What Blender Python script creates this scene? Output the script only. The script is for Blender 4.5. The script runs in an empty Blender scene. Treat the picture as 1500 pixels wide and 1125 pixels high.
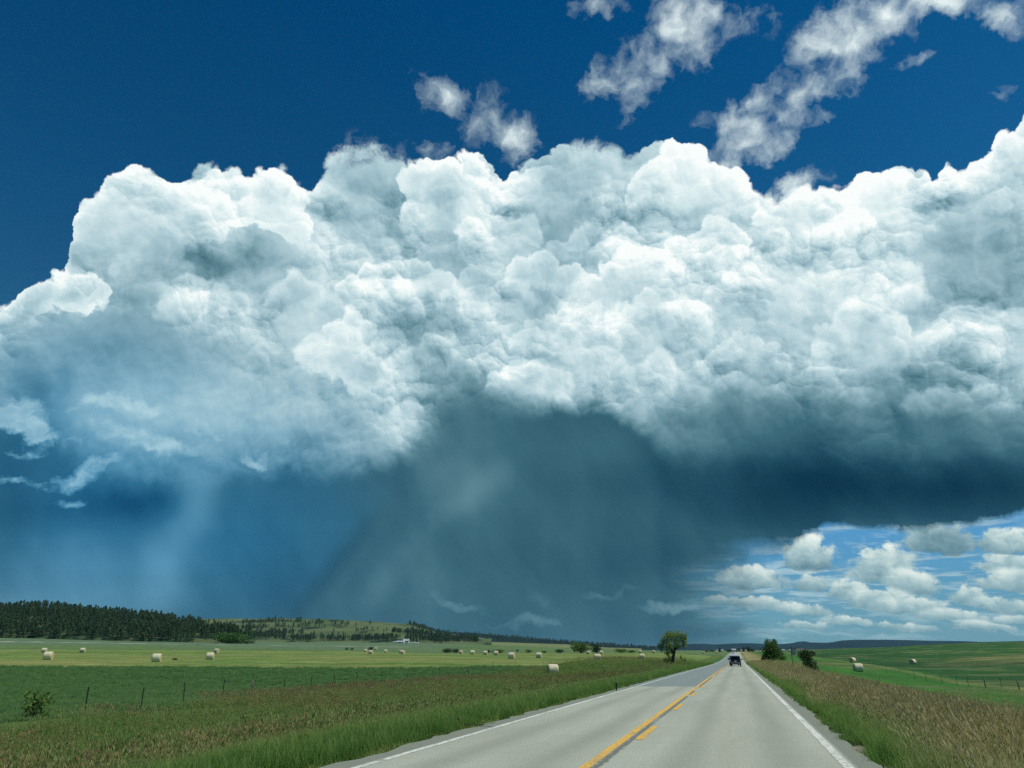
import bpy, bmesh, math, random
import numpy as np
from mathutils import Vector, Matrix

scene = bpy.context.scene
C = scene.collection
R = math.radians

# ------------------------------------------------------------------ camera
FPX = 1127.0                       # focal length in pixels of a 1500 px wide frame
HOR = 957.0                        # row of the level horizon
EYE = 1.65                         # eye height in the car, metres
PITCH = math.atan((HOR - 562.5) / FPX)
YAW = math.atan((1081.0 - 750.0) / FPX * math.cos(PITCH))     # the road runs along +Y
CF = np.array([-math.sin(YAW) * math.cos(PITCH), math.cos(YAW) * math.cos(PITCH), math.sin(PITCH)])
CR = np.array([math.cos(YAW), math.sin(YAW), 0.0])
CU = np.cross(CR, CF)
cam_data = bpy.data.cameras.new('camera')
cam = bpy.data.objects.new('camera', cam_data)
C.objects.link(cam)
cam_data.sensor_width = 36.0
cam_data.lens = FPX / 1500.0 * 36.0
cam_data.clip_start = 0.1
cam_data.clip_end = 60000.0
cam.location = (0, 0, EYE)
cam.rotation_euler = (math.pi / 2 + PITCH, 0, YAW)
scene.camera = cam

# ------------------------------------------------------------------ sun, exposure
SUN_AZ, SUN_EL = R(82.0), R(58.0)            # azimuth clockwise from +Y
sun_data = bpy.data.lights.new('sun', 'SUN')
sun_data.energy = 3.4
sun_data.angle = R(0.53)
sun_data.color = (1.0, 0.97, 0.88)
sun = bpy.data.objects.new('sun', sun_data)
C.objects.link(sun)
sd = Vector((math.sin(SUN_AZ) * math.cos(SUN_EL), math.cos(SUN_AZ) * math.cos(SUN_EL), math.sin(SUN_EL)))
sun.rotation_euler = sd.to_track_quat('Z', 'Y').to_euler()

scene.render.engine = 'CYCLES'
scene.view_settings.view_transform = 'Standard'
scene.view_settings.look = 'None'
scene.view_settings.exposure = 0.0
scene.view_settings.gamma = 1.0
scene.view_settings.use_curve_mapping = False
scene.cycles.max_bounces = 6
scene.cycles.diffuse_bounces = 3
scene.cycles.glossy_bounces = 2
scene.cycles.transmission_bounces = 4
scene.cycles.transparent_max_bounces = 12
scene.cycles.volume_bounces = 0
scene.cycles.use_denoising = False
scene.cycles.use_adaptive_sampling = True
scene.cycles.adaptive_threshold = 0.008
scene.cycles.adaptive_min_samples = 24

def lin(r, g, b):
    f = lambda c: (c / 255.0) / 12.92 if c / 255.0 <= 0.04045 else (((c / 255.0) + 0.055) / 1.055) ** 2.4
    return (f(r), f(g), f(b))

def pdir(px, py):
    """unit direction seen at a pixel of the 1500 x 1125 photograph"""
    d = CF + CR * ((px - 750.0) / FPX) + CU * ((562.5 - py) / FPX)
    return d / np.linalg.norm(d)
# ------------------------------------------------------------------ sky: world nodes
# The whole sky is a function of direction, drawn on a stereographic chart (conformal, so
# cloud noise keeps its shape everywhere) centred on the direction SF; chart unit = 1/1127 rad.
SKY_UNIT = 1127.0
SF = np.array([-0.2521, 0.9096, 0.3303]); SF = SF / np.linalg.norm(SF)
SR = np.cross(SF, [0, 0, 1.0]); SR = SR / np.linalg.norm(SR)
SU = np.cross(SR, SF)

def chart(px, py):
    d = pdir(px, py)
    k = 2.0 / (1.0 + d @ SF) * SKY_UNIT
    return (float(d @ SR * k), float(d @ SU * k))

world = bpy.data.worlds.new('World')
scene.world = world
world.use_nodes = True
WT = world.node_tree
for n in list(WT.nodes):
    WT.nodes.remove(n)
world.cycles.sampling_method = 'MANUAL'
world.cycles.sample_map_resolution = 512

class E:
    """a float socket with arithmetic"""
    tree = WT
    def __init__(self, s): self.s = s
    def __add__(a, b): return op('ADD', a, b)
    __radd__ = __add__
    def __sub__(a, b): return op('SUBTRACT', a, b)
    def __rsub__(a, b): return op('SUBTRACT', b, a)
    def __mul__(a, b): return op('MULTIPLY', a, b)
    __rmul__ = __mul__
    def __truediv__(a, b): return op('DIVIDE', a, b)
    def __rtruediv__(a, b): return op('DIVIDE', b, a)
    def __neg__(a): return op('MULTIPLY', a, -1.0)
    def __pow__(a, b): return op('POWER', a, b)

def put(sock, v):
    if isinstance(v, E): E.tree.links.new(v.s, sock)
    elif hasattr(v, 'is_output'): E.tree.links.new(v, sock)
    else: sock.default_value = v

def op(kind, *a):
    n = E.tree.nodes.new('ShaderNodeMath'); n.operation = kind
    for i, v in enumerate(a): put(n.inputs[i], v)
    return E(n.outputs[0])
def mx(a, b): return op('MAXIMUM', a, b)
def mn(a, b): return op('MINIMUM', a, b)
def mad(a, b, c): return op('MULTIPLY_ADD', a, b, c)
def clamp01(a):
    n = E.tree.nodes.new('ShaderNodeClamp'); put(n.inputs[0], a); return E(n.outputs[0])
def sstep(lo, hi, x, a=0.0, b=1.0, kind='SMOOTHSTEP'):
    n = E.tree.nodes.new('ShaderNodeMapRange'); n.interpolation_type = kind
    put(n.inputs[0], x); put(n.inputs[1], lo); put(n.inputs[2], hi); put(n.inputs[3], a); put(n.inputs[4], b)
    return E(n.outputs[0])
def lerp(a, b, f): return a + (b - a) * f if isinstance(a, E) or isinstance(b, E) else mad(f, b - a, a)
def vec(x, y, z=0.0):
    n = E.tree.nodes.new('ShaderNodeCombineXYZ')
    put(n.inputs[0], x); put(n.inputs[1], y); put(n.inputs[2], z); return n.outputs[0]
def vmath(kind, a, b=None, scale=None):
    n = E.tree.nodes.new('ShaderNodeVectorMath'); n.operation = kind
    put(n.inputs[0], a)
    if b is not None: put(n.inputs[1], b)
    if scale is not None: put(n.inputs[3], scale)
    return E(n.outputs[1]) if kind in ('LENGTH', 'DOT_PRODUCT', 'DISTANCE') else n.outputs[0]
def sep(v):
    n = E.tree.nodes.new('ShaderNodeSeparateXYZ'); put(n.inputs[0], v); return [E(o) for o in n.outputs]
def noise(v, scale, detail=2.0, rough=0.5, dist=0.0, dims='2D', color=False, lac=2.0):
    n = E.tree.nodes.new('ShaderNodeTexNoise'); n.noise_dimensions = dims; n.normalize = True
    put(n.inputs['Vector'], v); n.inputs['Scale'].default_value = scale
    n.inputs['Detail'].default_value = detail; n.inputs['Roughness'].default_value = rough
    n.inputs['Distortion'].default_value = dist; n.inputs['Lacunarity'].default_value = lac
    if color:
        m = E.tree.nodes.new('ShaderNodeSeparateColor'); E.tree.links.new(n.outputs['Color'], m.inputs[0])
        return vec(E(m.outputs[0]), E(m.outputs[1]), E(m.outputs[2]))
    return E(n.outputs[0])
def voro(v, scale, feature='F1', dims='2D', smooth=0.3, rnd=1.0):
    n = E.tree.nodes.new('ShaderNodeTexVoronoi'); n.voronoi_dimensions = dims; n.feature = feature
    put(n.inputs['Vector'], v); n.inputs['Scale'].default_value = scale
    n.inputs['Randomness'].default_value = rnd
    if feature == 'SMOOTH_F1': n.inputs['Smoothness'].default_value = smooth
    return E(n.outputs['Distance'])
def curve(x, pts, lo, hi, ylo, yhi, smooth=False):
    """piecewise curve y(x) through pts, as a float-curve node"""
    n = E.tree.nodes.new('ShaderNodeFloatCurve')
    xn = sstep(lo, hi, x, kind='LINEAR')
    put(n.inputs['Value'], xn)
    cm = n.mapping.curves[0]
    q = [((a - lo) / (hi - lo), (b - ylo) / (yhi - ylo)) for a, b in sorted(pts)]
    while len(cm.points) < len(q): cm.points.new(0.5, 0.5)
    for p, (a, b) in zip(cm.points, q):
        p.location = (a, b); p.handle_type = 'AUTO_CLAMPED' if smooth else 'VECTOR'
    n.mapping.use_clip = False
    n.mapping.extend = 'HORIZONTAL'
    n.mapping.update()
    return mad(E(n.outputs[0]), yhi - ylo, ylo)
def ramp(x, stops):
    n = E.tree.nodes.new('ShaderNodeValToRGB'); put(n.inputs[0], x)
    el = n.color_ramp.elements
    while len(el) < len(stops): el.new(0.5)
    for e, (p, c) in zip(el, stops):
        e.position = p; e.color = (*lin(*c), 1.0)
    return n.outputs[0]
def mixc(f, a, b, kind='MIX'):
    n = E.tree.nodes.new('ShaderNodeMix'); n.data_type = 'RGBA'; n.blend_type = kind
    put(n.inputs[0], f)
    put(n.inputs[6], (*a, 1.0) if isinstance(a, tuple) else a)
    put(n.inputs[7], (*b, 1.0) if isinstance(b, tuple) else b)
    return n.outputs[2]
def group(name, ins, build):
    """a node group: ins = [(name, 'f' or 'v')], build(sockets) -> float E"""
    g = bpy.data.node_groups.new(name, 'ShaderNodeTree')
    for nm, k in ins:
        g.interface.new_socket(nm, in_out='INPUT', socket_type='NodeSocketFloat' if k == 'f' else 'NodeSocketVector')
    g.interface.new_socket('value', in_out='OUTPUT', socket_type='NodeSocketFloat')
    keep = E.tree; E.tree = g
    gi = g.nodes.new('NodeGroupInput')
    out = build([E(gi.outputs[k]) if t == 'f' else gi.outputs[k] for k, (nm, t) in enumerate(ins)])
    go = g.nodes.new('NodeGroupOutput')
    g.links.new(out.s, go.inputs[0])
    E.tree = keep
    return g
def use(g, *vals):
    n = E.tree.nodes.new('ShaderNodeGroup'); n.node_tree = g
    for k, v in enumerate(vals): put(n.inputs[k], v)
    return E(n.outputs[0])
def _blob(q):
    base, p, c, ax, ay, soft, amp = q
    d = vmath('SUBTRACT', p, c)
    x = vmath('DOT_PRODUCT', d, ax); y = vmath('DOT_PRODUCT', d, ay)
    return mad(sstep(1.0, soft, op('SQRT', mad(x, x, y * y))), amp, base)
G_BLOB = group('soft_spot', [('base', 'f'), ('p', 'v'), ('c', 'v'), ('ax', 'v'), ('ay', 'v'), ('soft', 'f'), ('amp', 'f')], _blob)
def addblobs(base, p, items, soft=0.0):
    """adds soft spots: px, py, radii in photograph pixels, turn in degrees, strength"""
    for px, py, rx, ry, rot, a in items:
        s, t = chart(px, py); c, n = math.cos(R(rot)), math.sin(R(rot))
        base = use(G_BLOB, base, p, (s, t, 0.0), (c / rx, n / rx, 0.0), (-n / ry, c / ry, 0.0), soft, a)
    return base
NC = 7
def _layer(q):
    Y, p, crev, tt, bump, soft, depth, ytop, ybot, t1, t0, a = q[:12]
    d = None
    for k in range(NC):
        e = q[13 + 2 * k] - vmath('DISTANCE', p, q[12 + 2 * k])
        d = e if d is None else mx(d, e)
    d = mad(crev, bump, mad(bump, 0.32, d))
    m = sstep(soft * -1.0, soft, d) * sstep(t1, t0, tt) * a
    yk = sstep(0.0, depth, d, ytop, ybot, 'LINEAR') - 0.01
    return lerp(Y, yk, m)
G_LAYER = group('cloud_mass', [('y', 'f'), ('p', 'v'), ('crev', 'f'), ('t', 'f')] + [(n, 'f') for n in ('bump', 'soft', 'depth', 'ytop', 'ybot', 't1', 't0', 'a')] +
                [x for k in range(NC) for x in (('c%d' % k, 'v'), ('r%d' % k, 'f'))], _layer)
def prof(pts):
    return [chart(x, y) for x, y in pts]

# --- chart coordinates of the view direction
tc = WT.nodes.new('ShaderNodeTexCoord')
D = vmath('NORMALIZE', tc.outputs['Generated'])
kk = (2.0 * SKY_UNIT) / mx(vmath('DOT_PRODUCT', D, tuple(SF)) + 1.0, 0.02)
S = vmath('DOT_PRODUCT', D, tuple(SR)) * kk
T = vmath('DOT_PRODUCT', D, tuple(SU)) * kk
P = vec(S, T)
DX, DY, DZ = sep(D)

# --- warps shared by all layers
wc = vmath('SUBTRACT', noise(P, 1 / 110.0, 2.0, 0.5, color=True), (0.5, 0.5, 0.5))
W1 = vmath('MULTIPLY', wc, (70.0, 70.0, 0.0))
wf = vmath('SUBTRACT', noise(P, 1 / 24.0, 3.0, 0.6, color=True), (0.5, 0.5, 0.5))
W2 = vmath('MULTIPLY', wf, (22.0, 22.0, 0.0))
PW = vmath('ADD', vmath('ADD', P, W1), W2)           # strongly warped
PS = vmath('ADD', P, vmath('MULTIPLY', W2, (0.9, 0.9, 0)))    # lightly warped

# --- clear sky
sky = WT.nodes.new('ShaderNodeTexSky'); sky.sky_type = 'NISHITA'
sky.sun_disc = False; sky.sun_elevation = SUN_EL; sky.sun_rotation = SUN_AZ
sky.altitude = 1200.0; sky.air_density = 1.0; sky.dust_density = 0.4; sky.ozone_density = 2.0
CLEAR = mixc(1.0, sky.outputs[0], ramp(clamp01(DZ), [(0.0, (150, 205, 200)), (0.25, (118, 196, 205)), (0.5, (72, 186, 215)), (0.72, (20, 172, 212)), (1.0, (20, 164, 206))]), 'MULTIPLY')

# --- billow relief (cauliflower): hemispheres on hemispheres; inside each one the light falls off away from the sun side
LX, LY = 0.42, 0.907
PR = vmath('ADD', P, vmath('MULTIPLY', W1, (0.42, 0.42, 0)))
PR = vmath('ADD', PR, vmath('MULTIPLY', W2, (0.55, 0.55, 0)))
def billow():
    h = lit = cell = fine = None
    for k, (sc, amp, wl, wc_, dims) in enumerate(((130.0, 34.0, 0.075, 0.050, '2D'), (61.0, 25.0, 0.078, 0.045, '2D'), (29.0, 12.0, 0.056, 0.020, '2D'), (13.5, 5.0, 0.036, 0.0, '2D'), (6.6, 2.0, 0.020, 0.0, '2D'))):
        q = vmath('ADD', PR, (137.1 * k, 391.7 * k, 71.0 * k))
        n = E.tree.nodes.new('ShaderNodeTexVoronoi'); n.voronoi_dimensions = dims; n.feature = 'SMOOTH_F1' if k < 3 else 'F1'
        if k < 3: n.inputs['Smoothness'].default_value = 0.19
        put(n.inputs['Vector'], q); n.inputs['Scale'].default_value = 1.0 / sc
        d = E(n.outputs['Distance'])
        r = vmath('DOT_PRODUCT', vmath('SUBTRACT', q, n.outputs['Position']), (LX / sc, LY / sc, 0.0))
        r = sstep(-0.62, 0.50, r, -1.0, 1.0, 'SMOOTHSTEP') if k < 3 else r * 1.7
        h = op('MULTIPLY', op('MULTIPLY', d, d), -amp) if h is None else mad(op('MULTIPLY', d, d), -amp, h)
        if k in (2, 3): fine = op('MULTIPLY', op('MULTIPLY', d, d), -amp / 17.0) if fine is None else mad(op('MULTIPLY', d, d), -amp / 17.0, fine)
        lit = r * wl if lit is None else mad(r, wl, lit)
        if wc_ > 0:
            m = E.tree.nodes.new('ShaderNodeSeparateColor'); E.tree.links.new(n.outputs['Color'], m.inputs[0])
            c = mad(E(m.outputs[0]), wc_ * 2.0, -wc_)
            cell = c if cell is None else cell + c
    return h, lit, cell, fine
h0, LIT, CELL, FINE = billow()
CREV = h0 * (1.0 / 62.0)                     # about -0.6 in the creases, 0 on the knobs
PN = vmath('ADD', vmath('ADD', P, vmath('MULTIPLY', W1, (0.5, 0.5, 0))), vmath('MULTIPLY', W2, (0.35, 0.35, 0)))
g0 = noise(PN, 1 / 64.0, 8.0, 0.60)
g1 = noise(vmath('ADD', PN, (LX * 9.0, LY * 9.0, 0.0)), 1 / 64.0, 8.0, 0.60)
slope_g = (g0 - g1) * 7.0

# --- outline of the storm's top
TOP = [(-200, 540), (0, 455), (24, 447), (30, 432), (65, 422), (76, 404), (100, 401), (104, 392), (105, 322), (112, 300), (128, 284), (160, 265), (185, 252), (215, 250), (240, 262), (258, 270),
       (275, 258), (300, 246), (345, 250), (370, 247), (400, 245), (430, 258), (440, 270), (452, 288), (464, 284), (474, 262), (482, 232), (502, 226),
       (545, 220), (580, 226), (615, 236), (632, 234), (652, 226), (685, 221), (710, 240), (725, 262), (742, 285), (748, 260), (765, 245), (790, 241), (808, 230),
       (832, 214), (880, 215), (905, 226), (918, 240), (937, 232), (962, 218), (1000, 211), (1030, 216), (1046, 235), (1072, 246), (1092, 262), (1112, 285),
       (1117, 306), (1124, 294), (1150, 290), (1175, 279), (1205, 274), (1225, 279), (1233, 287), (1246, 268), (1280, 250), (1330, 250), (1360, 262),
       (1372, 276), (1377, 249), (1393, 248), (1405, 257), (1425, 246), (1445, 238), (1457, 224), (1459, 203), (1470, 193), (1482, 185), (1500, 176), (1620, 150), (1800, 190)]
TOPC = prof(TOP)
PE = vmath('ADD', P, vmath('MULTIPLY', W2, (0.55, 0.55, 0)))
pes, pet, _ = sep(PE)
topv = curve(pes, TOPC, -1000.0, 1200.0, -100.0, 500.0)
edge = topv - pet + CREV * 26.0 + FINE * 20.0 + 14.0
WISP = clamp01(addblobs(0.0, P, [(530, 235, 90, 60, 0, 1.0), (880, 220, 60, 40, 0, 0.8), (1140, 290, 40, 40, 0, 0.5), (40, 520, 120, 80, 0, 0.6)]))
wn = noise(PW, 1 / 22.0, 5.0, 0.62)
soft = mad(WISP, 24.0, 2.2)
edge2 = mad(WISP * (wn - 0.5), 90.0, edge)
M_TOP = clamp01(edge2 / soft * 0.5 + 0.5)
M_TOP = M_TOP * M_TOP * (3.0 - 2.0 * M_TOP)

# --- broad brightness of the storm (perceptual 0..1), with soft spots where the cloud mass is brighter or greyer
YB = addblobs(0.695, P, [
    (200, 300, 160, 90, 0, 0.06), (400, 300, 110, 80, 0, 0.08), (60, 560, 170, 130, 0, -0.09), (190, 490, 150, 110, 0, -0.10), (55, 575, 40, 80, 24, -0.11), (97, 560, 18, 50, 6, -0.07), (150, 400, 80, 60, 0, -0.06), (330, 560, 150, 90, 0, -0.04),
    (350, 690, 380, 100, 0, -0.17), (330, 610, 220, 80, 0, 0.03), (90, 640, 160, 60, 0, 0.05), (100, 660, 220, 90, 0, -0.12), (480, 640, 110, 60, 20, -0.12), (560, 280, 100, 90, 0, -0.06), (960, 520, 200, 120, 0, 0.06), (830, 470, 180, 110, 0, 0.05),
    (1110, 430, 160, 130, 0, 0.06), (1250, 430, 110, 90, 0, 0.06), (1430, 400, 120, 90, 0, -0.10), (1360, 615, 280, 65, 0, -0.20), (1080, 612, 280, 60, 0, -0.19), (820, 600, 140, 40, 0, -0.06), (660, 600, 90, 60, 0, -0.12),
    (700, 570, 110, 80, 0, -0.14), (640, 480, 110, 45, 0, -0.06), (470, 570, 120, 60, 20, -0.06)])
PL = vmath('ADD', vmath('ADD', P, vmath('MULTIPLY', W1, (0.35, 0.35, 0))), vmath('MULTIPLY', W2, (1.1, 1.1, 0)))
PLS, PLT, _ = sep(PL)
CREVL = CREV * 0.55 + FINE * 0.55
PL = vec(PLS, PLT, CREV * 1e-6)
PLT = sep(PL)[1]
def layer(Y, circles, ytop, ybot, y0, y1, soft=2.4, depth=70.0, bump=26.0, a=1.0):
    """one mass of cloud in front of the others: crisp knobbly top, fading out between rows y0 (solid) and y1 (gone)"""
    cx = sum(c[0] for c in circles) / len(circles)
    cy = sum(c[1] for c in circles) / len(circles); rr_ = sum(c[2] for c in circles) / len(circles)
    y0, y1 = min(y0, cy - 0.15 * rr_), min(y1, cy + 0.95 * rr_)
    args = []
    for k in range(NC):
        px, py, r = circles[k] if k < len(circles) else (circles[0][0], circles[0][1], 0.0)
        s, t = chart(px, py); args += [(s, t, 0.0), float(r)]
    return use(G_LAYER, Y, PL, CREVL, PLT, bump, soft, depth, ytop - 0.035, ybot - 0.095, chart(cx, y1)[1], chart(cx, y0)[1], a, *args)
Y = YB
for L in [
    ([(215, 330, 82), (165, 325, 56), (140, 330, 38), (330, 300, 52), (400, 298, 50), (290, 330, 60), (420, 330, 36)], 0.99, 0.84, 350, 450),
    ([(108, 428, 27), (130, 425, 25), (55, 446, 24), (20, 484, 34), (-10, 500, 50), (35, 460, 20)], 0.96, 0.72, 450, 530, 3.0, 36.0),
    ([(530, 275, 58), (590, 305, 76), (500, 300, 42)], 0.82, 0.72, 330, 420, 14.0),
    ([(672, 270, 46), (640, 292, 45), (702, 300, 44), (610, 265, 30)], 0.98, 0.84, 300, 400),
    ([(768, 274, 28), (800, 292, 44)], 0.97, 0.82, 300, 380),
    ([(862, 262, 46), (830, 290, 50), (900, 290, 42)], 0.86, 0.80, 290, 380, 8.0),
    ([(1000, 256, 44), (1050, 280, 40), (1084, 302, 32), (962, 290, 46), (1020, 312, 60)], 0.99, 0.84, 310, 400),
    ([(655, 302, 44), (690, 310, 30), (618, 318, 30)], 0.94, 0.78, 310, 380, 3.0, 50.0),
    ([(1290, 308, 58), (1250, 318, 40), (1340, 312, 44)], 0.99, 0.84, 310, 400),
    ([(1200, 314, 40), (1160, 332, 44), (1240, 344, 36), (1130, 320, 26)], 0.97, 0.82, 330, 420),
    ([(1388, 284, 32), (1430, 290, 42), (1482, 246, 58), (1520, 230, 60)], 0.98, 0.72, 310, 390, 3.0, 62.0),
    ([(1400, 352, 62), (1460, 350, 60), (1500, 380, 60)], 0.78, 0.66, 370, 450, 8.0, 60.0, 22.0),
    ([(870, 384, 60), (920, 380, 50), (830, 390, 44), (970, 372, 34)], 0.88, 0.64, 390, 450, 3.0, 62.0),
    ([(700, 345, 30), (730, 350, 34), (760, 342, 26)], 0.93, 0.74, 350, 410, 4.0, 50.0),
    ([(1112, 358, 28), (1090, 372, 24)], 0.76, 0.70, 360, 400, 6.0, 40.0),
    ([(1050, 360, 44), (1010, 372, 34)], 0.96, 0.80, 370, 430, 3.0, 60.0),
    ([(368, 370, 38), (402, 376, 30), (330, 398, 38), (275, 400, 32), (424, 402, 36), (300, 392, 28)], 0.70, 0.585, 400, 455, 3.0, 44.0, 12.0),
    ([(205, 400, 40), (240, 405, 34)], 0.80, 0.70, 400, 450, 10.0, 40.0),
    ([(310, 456, 40), (345, 462, 32), (268, 456, 28), (300, 440, 24)], 0.90, 0.72, 455, 510, 8.0, 50.0),
    ([(432, 438, 32), (410, 452, 28)], 0.86, 0.72, 445, 500, 6.0, 40.0),
    ([(575, 408, 28), (548, 416, 26), (612, 412, 30), (642, 420, 24), (520, 432, 24)], 0.95, 0.72, 425, 480, 3.0, 44.0, 12.0),
    ([(512, 474, 20), (536, 484, 18), (490, 488, 18)], 0.93, 0.74, 480, 525, 3.0, 32.0, 10.0),
    ([(700, 432, 42), (740, 440, 36), (672, 450, 30)], 0.88, 0.70, 440, 500, 4.0, 56.0),
    ([(932, 384, 28), (966, 392, 24), (902, 404, 24), (988, 410, 20)], 0.96, 0.78, 395, 440, 3.0, 40.0, 12.0),
    ([(790, 396, 28), (762, 402, 24), (830, 412, 28), (852, 432, 32)], 0.95, 0.76, 410, 470, 3.0, 46.0, 12.0),
    ([(1250, 420, 52), (1300, 430, 44), (1210, 420, 36)], 0.94, 0.78, 440, 500, 6.0, 60.0),
    ([(1100, 440, 40), (1140, 452, 36), (1062, 452, 30)], 0.93, 0.78, 450, 510, 5.0, 50.0),
    ([(620, 478, 36), (655, 482, 34), (590, 484, 24)], 0.64, 0.60, 480, 505, 9.0, 40.0, 18.0),
    ([(960, 470, 40), (1000, 482, 38), (920, 486, 34)], 0.92, 0.74, 480, 540, 4.0, 54.0),
    ([(830, 490, 38), (790, 502, 34), (868, 506, 34)], 0.92, 0.74, 505, 560, 4.0, 54.0),
    ([(500, 520, 36), (540, 540, 40), (565, 570, 34), (590, 604, 28), (580, 640, 18), (462, 522, 28)], 0.90, 0.74, 600, 690, 6.0, 60.0),
    ([(640, 530, 34), (668, 545, 30), (610, 530, 24)], 0.84, 0.62, 530, 590, 5.0, 44.0),
    ([(1270, 505, 58), (1230, 515, 44), (1310, 520, 40)], 0.91, 0.74, 520, 590, 4.0, 60.0),
    ([(1085, 530, 36), (1125, 540, 34), (1050, 545, 30)], 0.92, 0.72, 530, 590, 4.0, 50.0),
    ([(960, 560, 44), (1000, 570, 40), (910, 566, 36)], 0.86, 0.70, 570, 630, 6.0, 50.0),
    ([(770, 560, 34), (810, 566, 30), (735, 570, 22)], 0.88, 0.74, 580, 620, 4.0, 40.0),
    ([(1420, 502, 52), (1382, 520, 42), (1482, 506, 52), (1352, 540, 30)], 0.88, 0.70, 520, 570, 4.0, 60.0, 14.0),
    ([(1400, 560, 50), (1350, 566, 40), (1300, 575, 30), (1450, 560, 40)], 0.62, 0.56, 560, 595, 18.0, 50.0, 20.0),
    ([(1372, 592, 24), (1400, 600, 24), (1345, 602, 20), (1450, 592, 26)], 0.78, 0.64, 595, 640, 7.0, 36.0),
    ([(1180, 585, 44), (1130, 595, 40), (1230, 595, 36)], 0.78, 0.60, 590, 650, 10.0, 50.0),
]:
    Y = layer(Y, *L)
CON = clamp01(addblobs(1.0, P, [
    (380, 395, 110, 70, 0, -0.5), (90, 580, 230, 190, 0, -0.95), (370, 630, 330, 160, 0, -0.95), (200, 500, 160, 110, 0, -0.8), (1440, 380, 120, 90, 0, -0.55),
    (1300, 620, 320, 80, 0, -0.55), (560, 270, 100, 80, 0, -0.35), (620, 480, 90, 40, 0, -0.6), (1000, 620, 200, 60, 0, -0.4), (230, 330, 120, 80, 0, -0.35), (400, 320, 90, 60, 0, -0.3)]))
patch = sstep(0.34, 0.66, noise(P, 1 / 120.0, 2.0, 0.5), 0.22, 1.20)
sg = slope_g / op('SQRT', mad(slope_g, slope_g, 1.0))
swell = noise(PN, 1 / 190.0, 2.0, 0.5)
REL = (LIT + (CREV + 0.30) * 0.07) * patch + CELL + sg * mad(patch, 0.045, 0.035) + (g0 - 0.5) * 0.22 + (swell - 0.5) * 0.30
Y_UP = mad(REL * 0.86, CON, Y) + (1.0 - CON) * ((g0 - 0.5) * 0.16 + (swell - 0.62) * 0.16 + sg * 0.02 - 0.03)
rim = sstep(30.0, 0.0, edge) * (1.0 - WISP)
Y_UP = mad(rim, 0.08, Y_UP)

# --- lower limit of the lit mass, then the dark base and the rain below it
BOT = [(-200, 640), (0, 600), (100, 650), (200, 690), (300, 690), (400, 690), (500, 682), (560, 675), (590, 662), (620, 632), (660, 585), (700, 572), (745, 588), (800, 598),
       (870, 592), (920, 618), (960, 632), (1040, 622), (1120, 602), (1180, 594), (1250, 618), (1320, 628), (1400, 622), (1500, 614), (1700, 605)]
SOFTB = [(-200, 60), (0, 60), (200, 40), (400, 26), (540, 30), (585, 26), (640, 70), (700, 60), (780, 26), (900, 18), (960, 50), (1040, 100), (1200, 115), (1350, 105), (1500, 90), (1700, 60)]
bot = curve(sep(PS)[0], prof(BOT), -1000.0, 1200.0, -500.0, 200.0, True)
sbw = curve(S, [(chart(x, 620)[0], w) for x, w in SOFTB], -1000.0, 1200.0, 0.0, 100.0, True)
dn = noise(PW, 1 / 60.0, 5.0, 0.58)
dbot = bot - T + (dn - 0.5) * 46.0                 # > 0 below the lit mass
M_LOW = clamp01(dbot / sbw * 0.5 + 0.5)
M_LOW = M_LOW * M_LOW * (3.0 - 2.0 * M_LOW)
PST = vec(S * 1.0, T * 0.09)                        # stretched: rain streaks
rs = noise(vmath('ADD', PST, vmath('MULTIPLY', W1, (0.5, 0.08, 0))), 1 / 90.0, 2.0, 0.5)
ro = noise(vec(S * 0.80 + T * 0.62, (T * 0.80 - S * 0.62) * 0.12), 1 / 60.0, 3.0, 0.5)
PLO = vec(S * 0.35, T)
hs = noise(vmath('ADD', PLO, vmath('MULTIPLY', W1, (0.4, 0.4, 0))), 1 / 42.0, 5.0, 0.55)
Y_LO = addblobs(0.318, P, [
    (700, 620, 170, 70, 0, 0.04), (640, 690, 110, 80, 0, 0.04), (850, 650, 160, 70, 0, 0.03), (690, 725, 150, 34, 38, 0.04), (560, 850, 40, 90, -30, 0.05), (490, 830, 24, 130, -38, -0.04), (285, 730, 42, 70, 0, 0.08), (240, 830, 48, 110, -10, 0.05), (100, 900, 220, 50, 0, 0.05),  # the narrow slanted bands paint windscreen reflections into the sky colour
    
    (1250, 700, 420, 90, 0, -0.16), (1350, 715, 260, 60, 0, -0.04), (1100, 760, 160, 60, 0, -0.05), (830, 620, 160, 60, 0, -0.01), (700, 720, 110, 110, -12, 0.06),
    (380, 770, 240, 110, 0, 0.03), (90, 860, 260, 130, 0, 0.12), (100, 750, 160, 40, 0, -0.04), (230, 735, 120, 45, 0, -0.06), (1050, 880, 170, 90, 0, 0.05),
    (620, 870, 200, 100, 0, 0.03), (500, 660, 90, 40, 0, 0.05), (290, 700, 60, 120, 0, 0.10), (250, 830, 70, 120, 8, 0.05), (960, 830, 220, 60, 0, -0.03), (820, 900, 200, 60, 0, 0.01)])
Y_LO = Y_LO + (rs - 0.5) * 0.10 + (ro - 0.5) * 0.07 + (hs - 0.5) * 0.03
Y_STORM = lerp(Y_UP, Y_LO, M_LOW)

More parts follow.
